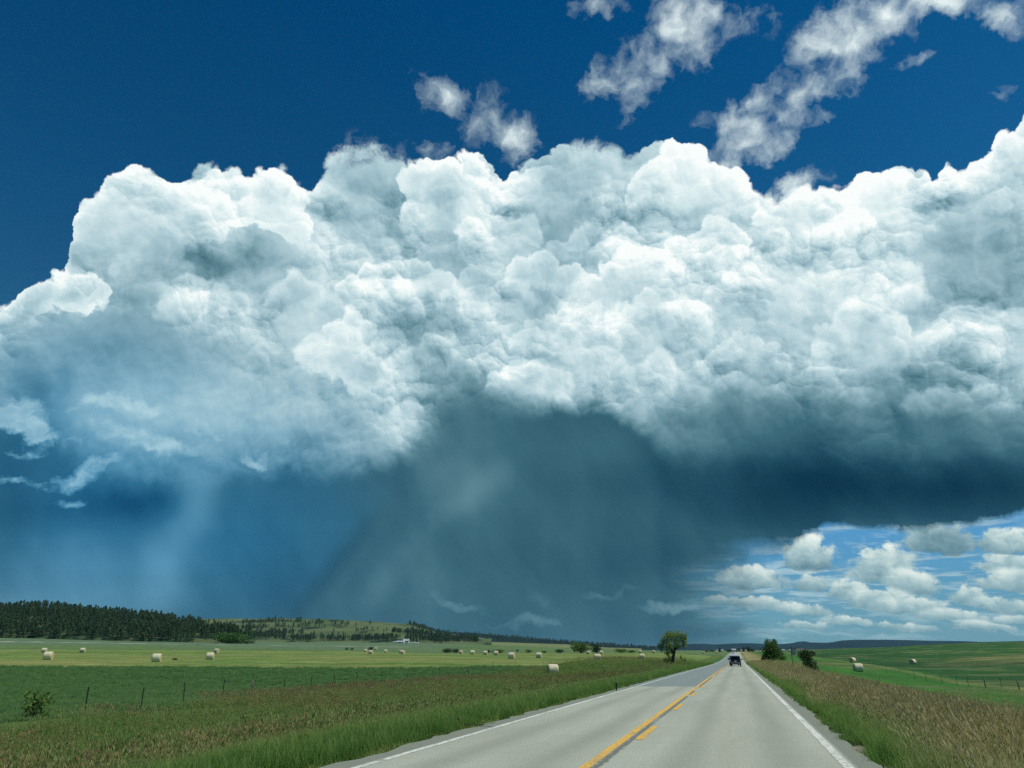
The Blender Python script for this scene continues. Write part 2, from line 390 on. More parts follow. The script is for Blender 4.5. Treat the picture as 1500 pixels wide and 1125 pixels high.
# pale scud patches in front of the blue-grey left part and inside the rain
def scud(items, sc=20.0, gain=2.0):
    n = noise(vmath('ADD', vec(S * 0.6, T), vmath('MULTIPLY', W2, (1.2, 1.2, 0))), 1 / sc, 5.0, 0.58)
    m = addblobs(0.0, PW, items)
    return clamp01((m + n - 0.98) * gain)
SC1 = scud([(200, 598, 100, 32, -8, 1.0), (245, 658, 90, 34, 0, 0.95), (115, 690, 90, 26, 12, 1.0), (368, 660, 48, 30, 0, 0.95), (10, 612, 80, 46, -20, 1.05), (170, 640, 90, 30, 0, 0.8), (60, 640, 60, 24, -10, 0.7), (300, 625, 60, 22, 0, 0.7), (130, 605, 50, 20, 0, 0.8), (90, 740, 80, 18, 5, 0.7), (30, 665, 60, 16, 0, 0.7), (420, 640, 50, 20, 0, 0.55),
            (20, 715, 60, 20, 0, 0.6), (110, 720, 60, 22, 0, 0.5), (60, 590, 60, 30, 0, 0.45), (560, 600, 70, 60, 40, 0.5), (578, 645, 22, 30, 0, 0.7), (485, 705, 22, 14, 0, 0.55)])
Y_STORM = lerp(Y_STORM, mad(sg, 0.08, 0.72), SC1 * 0.75)
SC2 = scud([(680, 876, 90, 20, -6, 0.9), (965, 888, 70, 14, 0, 0.95), (785, 872, 60, 44, 0, 0.8), (1020, 880, 90, 24, 0, 0.9), (800, 910, 90, 18, 0, 0.75), (900, 862, 90, 14, 0, 0.75), (720, 905, 90, 16, 0, 0.6), (640, 770, 60, 20, 20, 0.35)], 44.0, 1.3)
Y_STORM = mad(SC2, 0.13, Y_STORM)

BLUE = clamp01(addblobs(0.0, P, [(350, 790, 330, 200, 0, 0.95), (60, 800, 260, 220, 0, 0.75), (120, 600, 300, 190, 0, 0.75), (400, 620, 260, 130, 0, 0.35), (1300, 720, 400, 90, 0, 0.10)]))
sa, ta = chart(590, 690); sb_, tb = chart(420, 905)
nx, ny = (ta - tb), -(sa - sb_); nl = math.hypot(nx, ny)
refl_side = mad(S - sa, nx / nl, (T - ta) * (ny / nl))       # > 0 right of a slanted windscreen reflection edge painted into the sky
BLUE = BLUE * sstep(-14.0, 26.0, refl_side, 1.0, 0.22)
GREY = [(0.0, (4, 34, 54)), (0.16, (9, 52, 74)), (0.26, (32, 76, 96)), (0.36, (60, 105, 121)), (0.48, (102, 142, 155)), (0.60, (142, 177, 189)), (0.72, (178, 206, 214)), (0.84, (209, 230, 234)), (0.93, (232, 245, 245)), (1.0, (250, 255, 254))]
BLU = [(0.0, (2, 40, 72)), (0.16, (6, 58, 94)), (0.26, (20, 82, 120)), (0.36, (42, 108, 144)), (0.48, (84, 146, 180)), (0.60, (122, 174, 200)), (0.72, (162, 203, 218)), (0.84, (200, 226, 234)), (0.93, (230, 245, 246)), (1.0, (250, 255, 254))]
ycl = clamp01(Y_STORM)
STORM = mixc(BLUE, ramp(ycl, GREY), ramp(ycl, BLU))

# --- lower edge of the dark base on the right, behind it the far cumulus field
LOWE = [(700, 900), (900, 870), (1000, 845), (1060, 822), (1110, 805), (1160, 792), (1195, 775), (1205, 768), (1260, 772), (1320, 778), (1390, 768), (1440, 760), (1500, 750), (1700, 735)]
lowe = curve(sep(PS)[0], prof([(-400, 1010), (0, 1010), (500, 950)] + LOWE), -1000.0, 1200.0, -600.0, 200.0)
sfl = curve(S, [(chart(x, 800)[0], w) for x, w in [(-200, 60), (900, 60), (1000, 40), (1060, 26), (1130, 16), (1200, 5), (1300, 5), (1500, 6)]], -1000.0, 1200.0, 0.0, 100.0, True)
M_OPEN = clamp01((lowe - T + (dn - 0.5) * 40.0) / sfl * 0.5 + 0.5) * sstep(chart(975, 850)[0], chart(1150, 850)[0], S + (hs - 0.5) * 150.0)     # 1 where the view passes under the base
# field of cumulus on a plane overhead: true perspective towards the horizon
zz = mx(DZ, 0.012)
FP = vec(DX / zz, DY / zz)
f0f = noise(vmath('ADD', FP, vmath('MULTIPLY', noise(FP, 2.2, 3.0, 0.6, color=True), (0.25, 0.25, 0))), 1.05, 5.0, 0.56)
OPENSKY = ramp(clamp01(DZ * 5.0), [(0.0, (112, 160, 168)), (0.15, (104, 158, 178)), (0.45, (92, 156, 194)), (0.8, (78, 150, 205)), (1.0, (60, 138, 200))])
CUM = [  # flat-bottomed far cumuli: px, py of base centre, half width, height
    (1185, 834, 58, 50), (1100, 860, 80, 32), (1190, 864, 40, 24), (1245, 876, 44, 26), (1300, 852, 70, 52), (1335, 870, 56, 32), (1375, 808, 66, 46),
    (1290, 890, 76, 26), (1425, 886, 40, 26), (1480, 842, 60, 32), (1485, 864, 66, 26), (1475, 808, 60, 32), (1345, 900, 90, 22), (1120, 892, 70, 18),
    (1175, 900, 60, 16), (1240, 916, 60, 13), (1400, 910, 70, 16), (1470, 896, 60, 20), (1060, 886, 60, 13), (1180, 920, 60, 10), (1320, 922, 70, 10), (1440, 922, 70, 11), (1500, 916, 60, 12)]
def _cum(q):
    cov, p, c, ax, ay = q
    d = vmath('SUBTRACT', p, c)
    x = vmath('DOT_PRODUCT', d, ax); y = vmath('DOT_PRODUCT', d, ay)
    y2 = mx(y, y * -3.6)                               # flat underside
    return mx(1.0 - op('SQRT', mad(x, x, y2 * y2)), cov)
def _cumup(q):
    upv, p, c, ax, ay = q
    d = vmath('SUBTRACT', p, c)
    x = vmath('DOT_PRODUCT', d, ax); y = vmath('DOT_PRODUCT', d, ay)
    y2 = mx(y, y * -3.6)
    return upv + (y - upv) * sstep(-0.1, 0.25, 1.0 - op('SQRT', mad(x, x, y2 * y2)))
CI = [('v0', 'f'), ('p', 'v'), ('c', 'v'), ('ax', 'v'), ('ay', 'v')]
G_CUM = group('far_cumulus', CI, _cum); G_CUMUP = group('far_cumulus_height', CI, _cumup)
def cumuli(p, p0):
    cov = -2.0; up = 0.0
    for (px, py, hw, ht) in CUM:
        s, t = chart(px, py - ht * 0.15)
        hw *= 0.74
        a = ((s, t, 0.0), (1.0 / hw, 0.0, 0.0), (0.0, 1.0 / ht, 0.0))
        cov = use(G_CUM, cov, p, *a); up = use(G_CUMUP, up, p0, *a)
    return cov, up
PCU = vmath('ADD', P, vmath('MULTIPLY', W2, (1.0, 0.6, 0)))
cov, up = cumuli(PCU, P)
cn = noise(vmath('ADD', vec(S * 0.75, T), vmath('MULTIPLY', W2, (0.6, 0.6, 0))), 1 / 16.0, 5.0, 0.6)
ccov = cov + (cn - 0.5) * 1.1
M_CU = sstep(0.02, 0.34, ccov)
Y_CU = 0.60 + up * 0.38 + (cn - 0.5) * 0.42 + LIT * 0.25
Y_CU = addblobs(Y_CU, P, [(1380, 790, 80, 50, 0, -0.24), (1190, 830, 60, 12, 0, -0.15)])
lay = noise(vmath('ADD', vec(S * 0.16, T), vmath('MULTIPLY', W2, (0.10, 0.35, 0))), 1 / 13.0, 5.0, 0.60)
farl = sstep(0.47, 0.62, lay + (f0f - 0.5) * 0.3) * sstep(0.16, 0.09, DZ)
farf = sstep(0.50, 0.66, f0f) * sstep(0.03, 0.08, DZ)
YF = 0.60 + (f0f - 0.55) * 0.9
hz = ramp(clamp01(YF), GREY)
OPEN_ = mixc(farf * 0.6, OPENSKY, hz)
OPEN_ = mixc(farl * 0.4, OPEN_, ramp(clamp01(0.60 + (lay - 0.5) * 0.9 + DZ * 1.2), GREY))
OPEN_ = mixc(M_CU, OPEN_, ramp(clamp01(Y_CU), [(0.0, (40, 84, 104)), (0.3, (84, 124, 140)), (0.5, (120, 156, 168)), (0.7, (160, 190, 196)), (0.85, (202, 222, 220)), (1.0, (236, 246, 240))]))
HAZE_LOW = sstep(0.10, 0.0, DZ)
OPEN_ = mixc(HAZE_LOW * 0.35, OPEN_, lin(116, 164, 176))

# --- high fractus torn off above the storm
FR = [(715, 172, 100, 66, -32, 0.80), (650, 142, 74, 34, -40, 0.80), (755, 205, 56, 44, 0, 0.65), (862, 128, 56, 32, 0, 0.85), (935, 75, 96, 52, 25, 0.80), (1000, 68, 66, 52, 0, 0.95),
      (1045, 12, 120, 50, -10, 0.95), (885, 4, 70, 26, 0, 0.7), (945, 128, 64, 30, 40, 0.62), (925, 165, 50, 22, 20, 0.52), (1085, 190, 78, 54, 0, 1.15), (1060, 235, 56, 50, 0, 1.0), (1150, 135, 66, 50, 50, 1.1),
      (1215, 80, 125, 66, 50, 1.1), (1300, 20, 130, 56, 30, 1.05), (1250, 110, 80, 34, 20, 0.75), (1420, 2, 110, 36, -10, 0.9), (1475, 34, 60, 26, -20, 0.85), (1168, 268, 52, 36, 0, 1.0),
      (1150, 210, 60, 24, 45, 0.72), (1340, 88, 46, 14, 10, 0.5), (1465, 140, 46, 22, 0, 0.45), (1210, 175, 30, 16, 0, 0.5), (560, 212, 70, 32, 0, 0.70), (640, 225, 40, 30, 0, 0.6), (1120, 165, 40, 40, 0, 0.8)]
WF = vmath('SUBTRACT', noise(P, 1 / 48.0, 4.0, 0.62, color=True), (0.5, 0.5, 0.5))
PF = vmath('ADD', P, vmath('MULTIPLY', WF, (46.0, 46.0, 0)))
brk = noise(vmath('ADD', P, (411.0, 233.0, 0.0)), 1 / 62.0, 2.0, 0.5)
fm = mn(addblobs(0.0, PF, FR), 1.15) * sstep(0.34, 0.60, brk, 0.55, 1.15)
fn = noise(PF, 1 / 50.0, 8.0, 0.58)
# elsewhere in the sky the same torn cloud goes on thinly
around = sstep(1050.0, 1350.0, op('SQRT', S * S + T * T)) * sstep(0.02, 0.25, DZ)
fw = noise(P, 1 / 420.0, 3.0, 0.5)
fm = mx(fm, around * sstep(0.48, 0.70, fw))
M_FR = clamp01((fm * 1.0 + (fn - 0.5) * 2.0 - 0.24) * 0.80)
M_FR = op('POWER', M_FR, 1.15) * sstep(0.0, 0.2, fm)
Y_FR = 0.75 + (fn - 0.5) * 0.30 + fm * 0.12 
FRC = ramp(clamp01(Y_FR), GREY)

# --- composite
up_sky = mixc(M_FR * 0.96, CLEAR, mixc(1.0, FRC, (10.0, 10.0, 10.0), 'MULTIPLY'))
low = mixc(clamp01(M_OPEN), STORM, OPEN_)
low = mixc(1.0, low, (10.0, 10.0, 10.0), 'MULTIPLY')
front = sstep(1500.0, 1000.0, op('SQRT', S * S + T * T))             # the storm stands in the north-west only
allc = mixc(M_TOP * front, up_sky, low)
allc = mixc(sstep(-0.01, -0.06, DZ), allc, (0.6, 0.9, 0.5))
bg = WT.nodes.new('ShaderNodeBackground'); bg.inputs['Strength'].default_value = 0.1
WT.links.new(allc, bg.inputs['Color'])
wo = WT.nodes.new('ShaderNodeOutputWorld')
WT.links.new(bg.outputs[0], wo.inputs['Surface'])
# ------------------------------------------------------------------ helpers
rng = np.random.default_rng(7)
random.seed(7)

def at(px, py, depth):
    """world point at a pixel of the photograph, depth metres along the camera axis"""
    d = pdir(px, py)
    return np.array([0, 0, EYE]) + d * (depth / (d @ CF))

def vnoise(x, y, seed=0):
    """value noise on arrays, -1..1"""
    xi = np.floor(x).astype(np.int64); yi = np.floor(y).astype(np.int64)
    fx = x - xi; fy = y - yi
    fx = fx * fx * (3 - 2 * fx); fy = fy * fy * (3 - 2 * fy)
    def h(a, b):
        n = (a * 374761393 + b * 668265263 + seed * 2147483647) & 0xffffffff
        n = ((n ^ (n >> 13)) * 1274126177) & 0xffffffff
        n = n ^ (n >> 16)
        return (n & 0xffff) / 32767.5 - 1.0
    a = h(xi, yi) * (1 - fx) + h(xi + 1, yi) * fx
    b = h(xi, yi + 1) * (1 - fx) + h(xi + 1, yi + 1) * fx
    return a * (1 - fy) + b * fy
def fbm(x, y, seed=0, n=4):
    s = 0.0; a = 0.5
    for k in range(n):
        s = s + a * vnoise(x * 2 ** k + 17.3 * k, y * 2 ** k - 9.1 * k, seed + k); a *= 0.5
    return s
def sm(a, b, x):
    t = np.clip((x - a) / (b - a), 0, 1); return t * t * (3 - 2 * t)

def tag(o, label=None, cat=None, group=None, kind=None):
    if label: o['label'] = label
    if cat: o['category'] = cat
    if group: o['group'] = group
    if kind: o['kind'] = kind
    return o
def link(name, mesh, parent=None, mats=()):
    o = bpy.data.objects.new(name, mesh); C.objects.link(o)
    if parent is not None: o.parent = parent
    for m in mats:
        if m.name not in [x.name for x in mesh.materials if x]: mesh.materials.append(m)
    return o
def empty(name, loc, rz=0.0):
    o = bpy.data.objects.new(name, None); C.objects.link(o)
    o.location = loc; o.rotation_euler = (0, 0, rz); o.empty_display_size = 0.3
    return o
def mesh_np(name, V, F, smooth=True):
    me = bpy.data.meshes.new(name)
    V = np.asarray(V, dtype=np.float32); F = np.asarray(F, dtype=np.int32)
    k = F.shape[1]
    me.vertices.add(len(V)); me.vertices.foreach_set('co', V.ravel())
    me.loops.add(F.size); me.loops.foreach_set('vertex_index', F.ravel())
    me.polygons.add(len(F)); me.polygons.foreach_set('loop_start', np.arange(len(F), dtype=np.int32) * k)
    if smooth: me.polygons.foreach_set('use_smooth', np.ones(len(F), dtype=bool))
    me.update(calc_edges=True); me.validate()
    return me
def bm_mesh(name, bm, smooth=False):
    me = bpy.data.meshes.new(name); bm.to_mesh(me); bm.free()
    if smooth: me.polygons.foreach_set('use_smooth', np.ones(len(me.polygons), dtype=bool))
    return me
def grid_faces(nr, nc, wrap=False):
    i = np.arange(nr - 1)[:, None]; j = np.arange(nc if wrap else nc - 1)[None, :]
    a = i * nc + j; b = i * nc + (j + 1) % nc
    return np.stack([a, b, b + nc, a + nc], -1).reshape(-1, 4)

class Mat:
    """node material built with the same arithmetic as the sky"""
    def __init__(self, name):
        self.m = bpy.data.materials.new(name); self.m.use_nodes = True
        self.t = self.m.node_tree
        self.b = self.t.nodes['Principled BSDF']
    def __enter__(self): self.keep = E.tree; E.tree = self.t; return self
    def __exit__(self, *a): E.tree = self.keep
    def pos(self, obj=False):
        n = self.t.nodes.new('ShaderNodeTexCoord' if obj else 'ShaderNodeNewGeometry')
        return n.outputs['Object'] if obj else n.outputs['Position']
    def attr(self, name):
        n = self.t.nodes.new('ShaderNodeAttribute'); n.attribute_name = name; return n.outputs['Color']
    def rand(self):
        return E(self.t.nodes.new('ShaderNodeObjectInfo').outputs['Random'])
    def color(self, c): put(self.b.inputs['Base Color'], (*c, 1.0) if isinstance(c, tuple) else c)
    def rough(self, r): put(self.b.inputs['Roughness'], r)
    def spec(self, r): put(self.b.inputs['Specular IOR Level'], r)
    def bump(self, h, strength=0.5, dist=0.05):
        n = self.t.nodes.new('ShaderNodeBump'); put(n.inputs['Height'], h)
        n.inputs['Strength'].default_value = strength; n.inputs['Distance'].default_value = dist
        self.t.links.new(n.outputs[0], self.b.inputs['Normal'])
def tint(f, a, b):
    return mixc(f, tuple(a), tuple(b))
def simple(name, c, rough=0.6, metal=0.0, var=0.15, scale=3.0, spec=0.3):
    M = Mat(name)
    with M:
        n = noise(M.pos(True), scale, 4.0, 0.6, dims='3D')
        lo = tuple(x * (1 - var) for x in c); hi = tuple(min(1, x * (1 + var)) for x in c)
        M.color(tint(n, lo, hi)); M.rough(rough); M.spec(spec)
        M.b.inputs['Metallic'].default_value = metal
    return M.m
def leafmat(name, c0, c1, trans=0.35, rough=0.6):
    """foliage: diffuse and translucent, each object / instance a little different"""
    M = Mat(name)
    with M:
        n = noise(M.pos(), 1.7, 3.0, 0.6, dims='3D')
        f = clamp01(n * 0.7 + M.rand() * 0.5 - 0.1)
        col = tint(f, c0, c1)
        M.color(col); M.rough(rough); M.spec(0.25)
        tr = M.t.nodes.new('ShaderNodeBsdfTranslucent'); M.t.links.new(col, tr.inputs[0])
        mx_s = M.t.nodes.new('ShaderNodeMixShader'); mx_s.inputs[0].default_value = trans
        M.t.links.new(M.b.outputs[0], mx_s.inputs[1]); M.t.links.new(tr.outputs[0], mx_s.inputs[2])
        out = M.t.nodes['Material Output']; M.t.links.new(mx_s.outputs[0], out.inputs['Surface'])
    return M.m

# ------------------------------------------------------------------ terrain
ROAD_L, ROAD_R, ROAD_C = -6.35, 1.98, -2.2        # pavement edges and centre
def road_z(y):
    y = np.asarray(y, dtype=float)
    return np.interp(y, [-50, 0, 100, 150, 210, 300, 420, 560, 700, 850, 1000, 3000],
                     [0.15, 0, -0.40, -0.66, -0.90, -0.95, -0.25, 0.95, 2.05, 2.9, 2.6, 3.0])
CTRL = [  # px, py, depth : where the ground is
    (0, 977, 120), (300, 977, 122), (600, 978, 122), (700, 975, 130), (900, 972, 140),
    (70, 963.7, 165), (230, 968, 153), (308, 965.6, 165), (65, 956, 270), (120, 955.6, 265), (316, 958, 235),
    (540, 958.7, 300), (590, 959, 290), (536, 955.5, 380), (675, 958, 310), (692, 960.3, 255), (711, 960.4, 255), (726, 961, 245),
    (750, 967, 170), (790, 968, 172), (810, 988, 118), (876, 968.8, 172), (862, 959.7, 300), (881, 961.2, 265), (941, 968.4, 185), (958, 961.3, 290),
    (122, 1055, 33), (268, 1034, 48), (369, 1022, 60), (455, 1012, 74), (535, 1004, 88), (685, 992, 110),
    (0, 950.8, 430), (300, 952.5, 430), (600, 956, 450), (800, 957, 450), (1000, 958.5, 420),
    (0, 947, 520), (0, 933, 900), (170, 937, 900), (340, 941.5, 900), (340, 950, 500), (640, 945, 900), (640, 953, 600), (800, 950, 900), (1000, 955.2, 900), (1000, 957, 600),
    (1257, 983, 154), (1249, 972, 228), (1337, 975, 228), (1444, 1008, 105), (1494, 1010, 96), (1380, 1000, 125), (1340, 1030, 60), (1480, 1062, 40),
    (1200, 966, 300), (1400, 966, 290), (1200, 953, 600), (1300, 950.5, 620), (1350, 947, 640), (1400, 942.5, 660), (1500, 940.5, 660), (1620, 939, 660), (1450, 965, 255), (1500, 962, 255), (1620, 962, 250),
    (1450, 952, 420), (1300, 958, 420),
    (985, 972, 150), (1132, 970.5, 170), (1193, 990, 110), (1163, 987, 120),
    (0, 936, 1500), (340, 941, 1500), (640, 943, 1500), (800, 948.5, 1500), (1000, 953.5, 1500), (1200, 952.5, 1500), (1400, 951, 1500), (1620, 950, 1500), (-200, 936, 1500),
    (-200, 950, 430), (-200, 932, 900), (-200, 977, 120), (1700, 960, 260),
]
pts = [tuple(at(*c)) for c in CTRL]
for y in (-12, 0, 8, 16, 24, 34, 48, 66, 90, 120):
    k = np.interp(y, [0, 90, 140], [1, 1, 0.4])
    for x, z in ((-9.5, -0.45), (-13, -0.95), (-18, -1.2), (-24, -1.2), (-31, -1.25), (-60, -1.2)):
        if x < -31 and y > 60: continue
        pts.append((x, y, z * k + float(road_z(y)) * 0.6))
    for x, z in ((4.5, -0.18), (7, -0.55), (10, -1.2), (14, -2.0), (20, -2.7), (30, -3.1)):
        if x > 8 and y > 100: continue
        pts.append((x, y, z * k + float(road_z(y)) * 0.6))
for y in (150, 220, 300, 420, 560, 700, 850):
    for x in (-11, 7):
        pts.append((x, y, float(road_z(y)) - 0.3))
for r, z in ((3000, 9.0), (6000, 20.0), (14000, 55.0), (30000, 120.0)):
    for a in range(-180, 180, 20):
        pts.append((r * math.sin(R(a)), r * math.cos(R(a)), z))
for r, z in ((40, -1.0), (150, -0.6), (500, 1.0), (1200, 3.0)):
    for a in list(range(65, 300, 22)):
        pts.append((r * math.sin(R(a)), r * math.cos(R(a)), z))
pts = np.array(pts)
def _wc(x, y):
    r = np.hypot(x, y) + 2.0
    return np.stack([np.sin(np.arctan2(x, y)) * 2.6, np.cos(np.arctan2(x, y)) * 2.6, np.log(r)], -1)
_K = _wc(pts[:, 0], pts[:, 1])
def _phi(d): return np.sqrt(d * d + 0.03)
_D = np.sqrt(((_K[:, None] - _K[None]) ** 2).sum(-1))
_S = np.hypot(pts[:, 0], pts[:, 1]) + 30.0                 # work with z / distance so far points do not dominate
_A = np.zeros((len(pts) + 1,) * 2); _A[:-1, :-1] = _phi(_D) - np.eye(len(pts)) * 0.006; _A[-1, :-1] = 1; _A[:-1, -1] = 1
_W = np.linalg.solve(_A, np.append(pts[:, 2] / _S, 0.0))
def ground(x, y):
    """height of the land (arrays)"""
    x = np.asarray(x, dtype=float); y = np.asarray(y, dtype=float)
    sh = x.shape; xf = x.ravel(); yf = y.ravel()
    out = np.empty(len(xf))
    for i in range(0, len(xf), 20000):
        q = _wc(xf[i:i + 20000], yf[i:i + 20000])
        d = np.sqrt(np.maximum(((q ** 2).sum(-1)[:, None] + (_K ** 2).sum(-1)[None] - 2 * q @ _K.T), 0))
        out[i:i + 20000] = (_phi(d) @ _W[:-1] + _W[-1]) * (np.hypot(xf[i:i + 20000], yf[i:i + 20000]) + 30.0)
    z = out.reshape(sh)
    r = np.hypot(x, y)
    z = z + fbm(x / 9.0, y / 9.0, 3, 3) * 0.12 * sm(6, 14, np.abs(x - ROAD_C)) + fbm(x / 90.0, y / 90.0, 9, 2) * np.clip(r / 600.0, 0, 1.5) * 0.5
    w = sm(4.2, 9.0, np.abs(x - ROAD_C)) * np.where((y < 900) & (y > -60), 1.0, 1.0)
    on = (y < 1000) & (y > -60)
    w = np.where(on, w, 1.0)
    return z * w + (road_z(y) - 0.07) * (1 - w)
def gz(x, y): return float(ground(np.array([x]), np.array([y]))[0])
def on_ground(px, py, depth):
    p = at(px, py, depth); return np.array([p[0], p[1], gz(p[0], p[1])])

# --- land cover: real colours of what grows there
def seg_side(x, y, line):
    """signed offset of points from a polyline given as far-boundary y(x)"""
    lx, ly = zip(*line); return y - np.interp(x, lx, ly)
_hb = [tuple(at(px, py, d)[:2]) for px, py, d in ((-300, 977, 118), (0, 977, 120), (300, 977.3, 122), (600, 978, 122), (660, 976.5, 126), (720, 974.5, 131), (900, 972, 142), (960, 971, 165), (1050, 966, 210))]
_he = [tuple(at(px, py, d)[:2]) for px, py, d in ((-300, 950, 430), (0, 950.8, 430), (300, 952.5, 430), (600, 956, 450), (800, 957, 450), (1000, 958.5, 420), (1060, 959, 420))]
def rotl(x, y):
    return x * CR[0] + y * CR[1], -x * CR[1] + y * CR[0]          # across / along the view
_hbr = sorted(rotl(a, b) for a, b in _hb); _her = sorted(rotl(a, b) for a, b in _he)
FENCE_X = -31.0
G = {k: np.array(lin(*v)) * 1.0 for k, v in dict(
    verge=(84, 110, 54), lush=(62, 104, 46), seed=(90, 104, 54), dry=(152, 140, 98), alfalfa=(72, 114, 68), hay=(100, 128, 62), haytan=(146, 140, 88), hayline=(70, 100, 46), sage=(92, 114, 84),
    sagedark=(84, 106, 74), pasture=(96, 122, 68), rfield=(44, 88, 38), rolive=(112, 116, 70), rbright=(62, 112, 42), rdark=(32, 68, 34), far=(108, 122, 80), gravel=(150, 146, 128)).items()}
def cover(x, y):
    n1 = fbm(x / 14.0, y / 14.0, 21); n2 = fbm(x / 3.5, y / 3.5, 31); n3 = fbm(x / 60.0, y / 60.0, 41)
    s, t = rotl(x, y)
    def mixv(a, b, f): return a + (b - a) * f[..., None]
    c = np.broadcast_to(G['verge'], x.shape + (3,)).copy()
    left = x < ROAD_C
    # left verge
    e = ROAD_L - x
    c = mixv(c, G['seed'], np.clip(sm(2.5, 5.5, e + n1 * 3) * (0.55 + 0.9 * n2) * left, 0, 1))
    c = mixv(c, G['lush'], (1 - sm(1.0, 5.0, e + n2 * 2)) * left)
    c = mixv(c, G['lush'], np.clip(sm(0.05, 0.35, n1) * sm(8, 12, e) * left, 0, 1) * 0.7)
    # alfalfa, hay, sage land
    hb = t + n2 * 4.0 + n1 * 3.0 - np.interp(s, *zip(*_hbr)); he = t - np.interp(s, *zip(*_her))
    fl = (x < FENCE_X + n2 * 1.2) & left
    alf = mixv(np.broadcast_to(G['alfalfa'], c.shape), G['lush'] * 0.8, np.clip(0.35 + n3 * 1.1, 0, 1))
    f = (fl & (hb < 0)).astype(float); c = mixv(c, alf, f)
    u = t + 0.16 * s + n3 * 7.0 + n1 * 1.5
    stripe = 0.5 + 0.5 * np.sin(u / 2.9) ; stripe2 = 0.5 + 0.5 * np.sin(u / 1.5 + 2)
    hay = mixv(np.broadcast_to(G['hay'], c.shape), G['haytan'], np.clip(0.0 + 0.75 * stripe * (0.5 + 1.2 * n3) + 0.5 * sm(-50, -100, s) * sm(60, 10, hb) + n1 * 0.5, 0, 1))
    hay = mixv(hay, G['hayline'], np.clip((stripe2 - 0.72) * 2.2 * (0.3 + np.clip(n3 * 2, 0, 1)), 0, 0.8))
    line = np.exp(-((hb - 150 - n3 * 10) / 6.0) ** 2); hay = mixv(hay, G['rdark'] * 1.4, np.clip(line * 0.8, 0, 1))
    f = (left & (hb >= 0) & (x < -14 - n2)).astype(float); c = mixv(c, hay, f)
    past = mixv(np.broadcast_to(G['pasture'], c.shape), G['sagedark'], np.clip(0.45 + n1 * 1.0 + n3 * 0.8, 0, 1))
    past = mixv(past, G['sage'], sm(90, 170, he + n3 * 60) * sm(-30, -110, s))
    past = mixv(past, G['rdark'] * 1.6, np.exp(-((he - 8) / 9.0) ** 2) * 0.75)
    past = mixv(past, np.array(lin(200, 196, 176)), np.exp(-((he - 330 - s * 0.15) / 9.0) ** 2) * sm(-60, -140, s) * np.clip(0.35 + n1 * 1.8, 0, 0.9))
    f = (left & (he >= 0)).astype(float); c = mixv(c, past, f)
    # right side
    e = x - ROAD_R; rt = ~left
    dryf = np.clip(sm(0.5, 1.8, e + n2 * 1.2) * sm(9.0, 5.0, e + n1 * 4) + 0.25 * sm(9, 20, e) * sm(0.0, 0.3, n1), 0, 1)
    rf = mixv(np.broadcast_to(G['rbright'], c.shape), G['rfield'], np.clip(0.4 + n1 * 1.3 + n3, 0, 1))
    rf = mixv(rf, G['rolive'], np.clip(sm(13, 8, e + n1 * 4) + sm(0.12, 0.4, n3 + 0.3 * n1) * 0.6 * sm(45, 30, e), 0, 1))
    beyond = sm(33, 37, e + n2)
    rf = mixv(rf, G['rolive'] * 1.1, np.exp(-((e - 33 - n2) / 1.6) ** 2) * 0.6)
    rf = mixv(rf, mixv(np.broadcast_to(G['rfield'], c.shape), G['rdark'], np.clip(0.15 + n3 * 0.9, 0, 0.7)), beyond)
    r = np.hypot(x, y)
    b1 = np.exp(-((r - 262 - n3 * 14) / 6.0) ** 2); b2 = np.exp(-((r - 330 - n3 * 16) / 8.0) ** 2)
    rf = mixv(rf, G['rdark'] * 0.8, np.clip(beyond * (b1 + 0.7 * b2), 0, 0.9))
    az = np.degrees(np.arctan2(x, y))
    ol = sm(10.5, 15.0, az + n1 * 2) * sm(262, 285, r + n3 * 20) * sm(420, 340, r + n3 * 30 - (az - 15) * 6)
    rf = mixv(rf, G['rolive'] * 1.05, ol * np.clip(0.75 + n1, 0, 1))
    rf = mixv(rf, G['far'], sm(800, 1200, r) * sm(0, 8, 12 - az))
    f = rt.astype(float); c = mixv(c, rf, f)
    c = mixv(c, G['dry'], dryf * f * np.clip(0.75 + n2, 0, 1))
    c = mixv(c, G['lush'] * 1.1, (1 - sm(0.4, 2.0, e + n2)) * f * (e > 0))
    # gravel at the pavement edge
    edge = np.minimum(np.abs(x - ROAD_L), np.abs(x - ROAD_R))
    g = sm(0.55, 0.15, edge + n2 * 0.45); g = np.maximum(g, ((x > ROAD_L) & (x < ROAD_R)).astype(float))
    c = mixv(c, G['gravel'], g * (y < 1000) * (y > -60))
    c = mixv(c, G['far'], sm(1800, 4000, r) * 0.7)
    return np.clip(c * (1 + 0.22 * n2 + 0.12 * n1)[..., None], 0.004, 1)

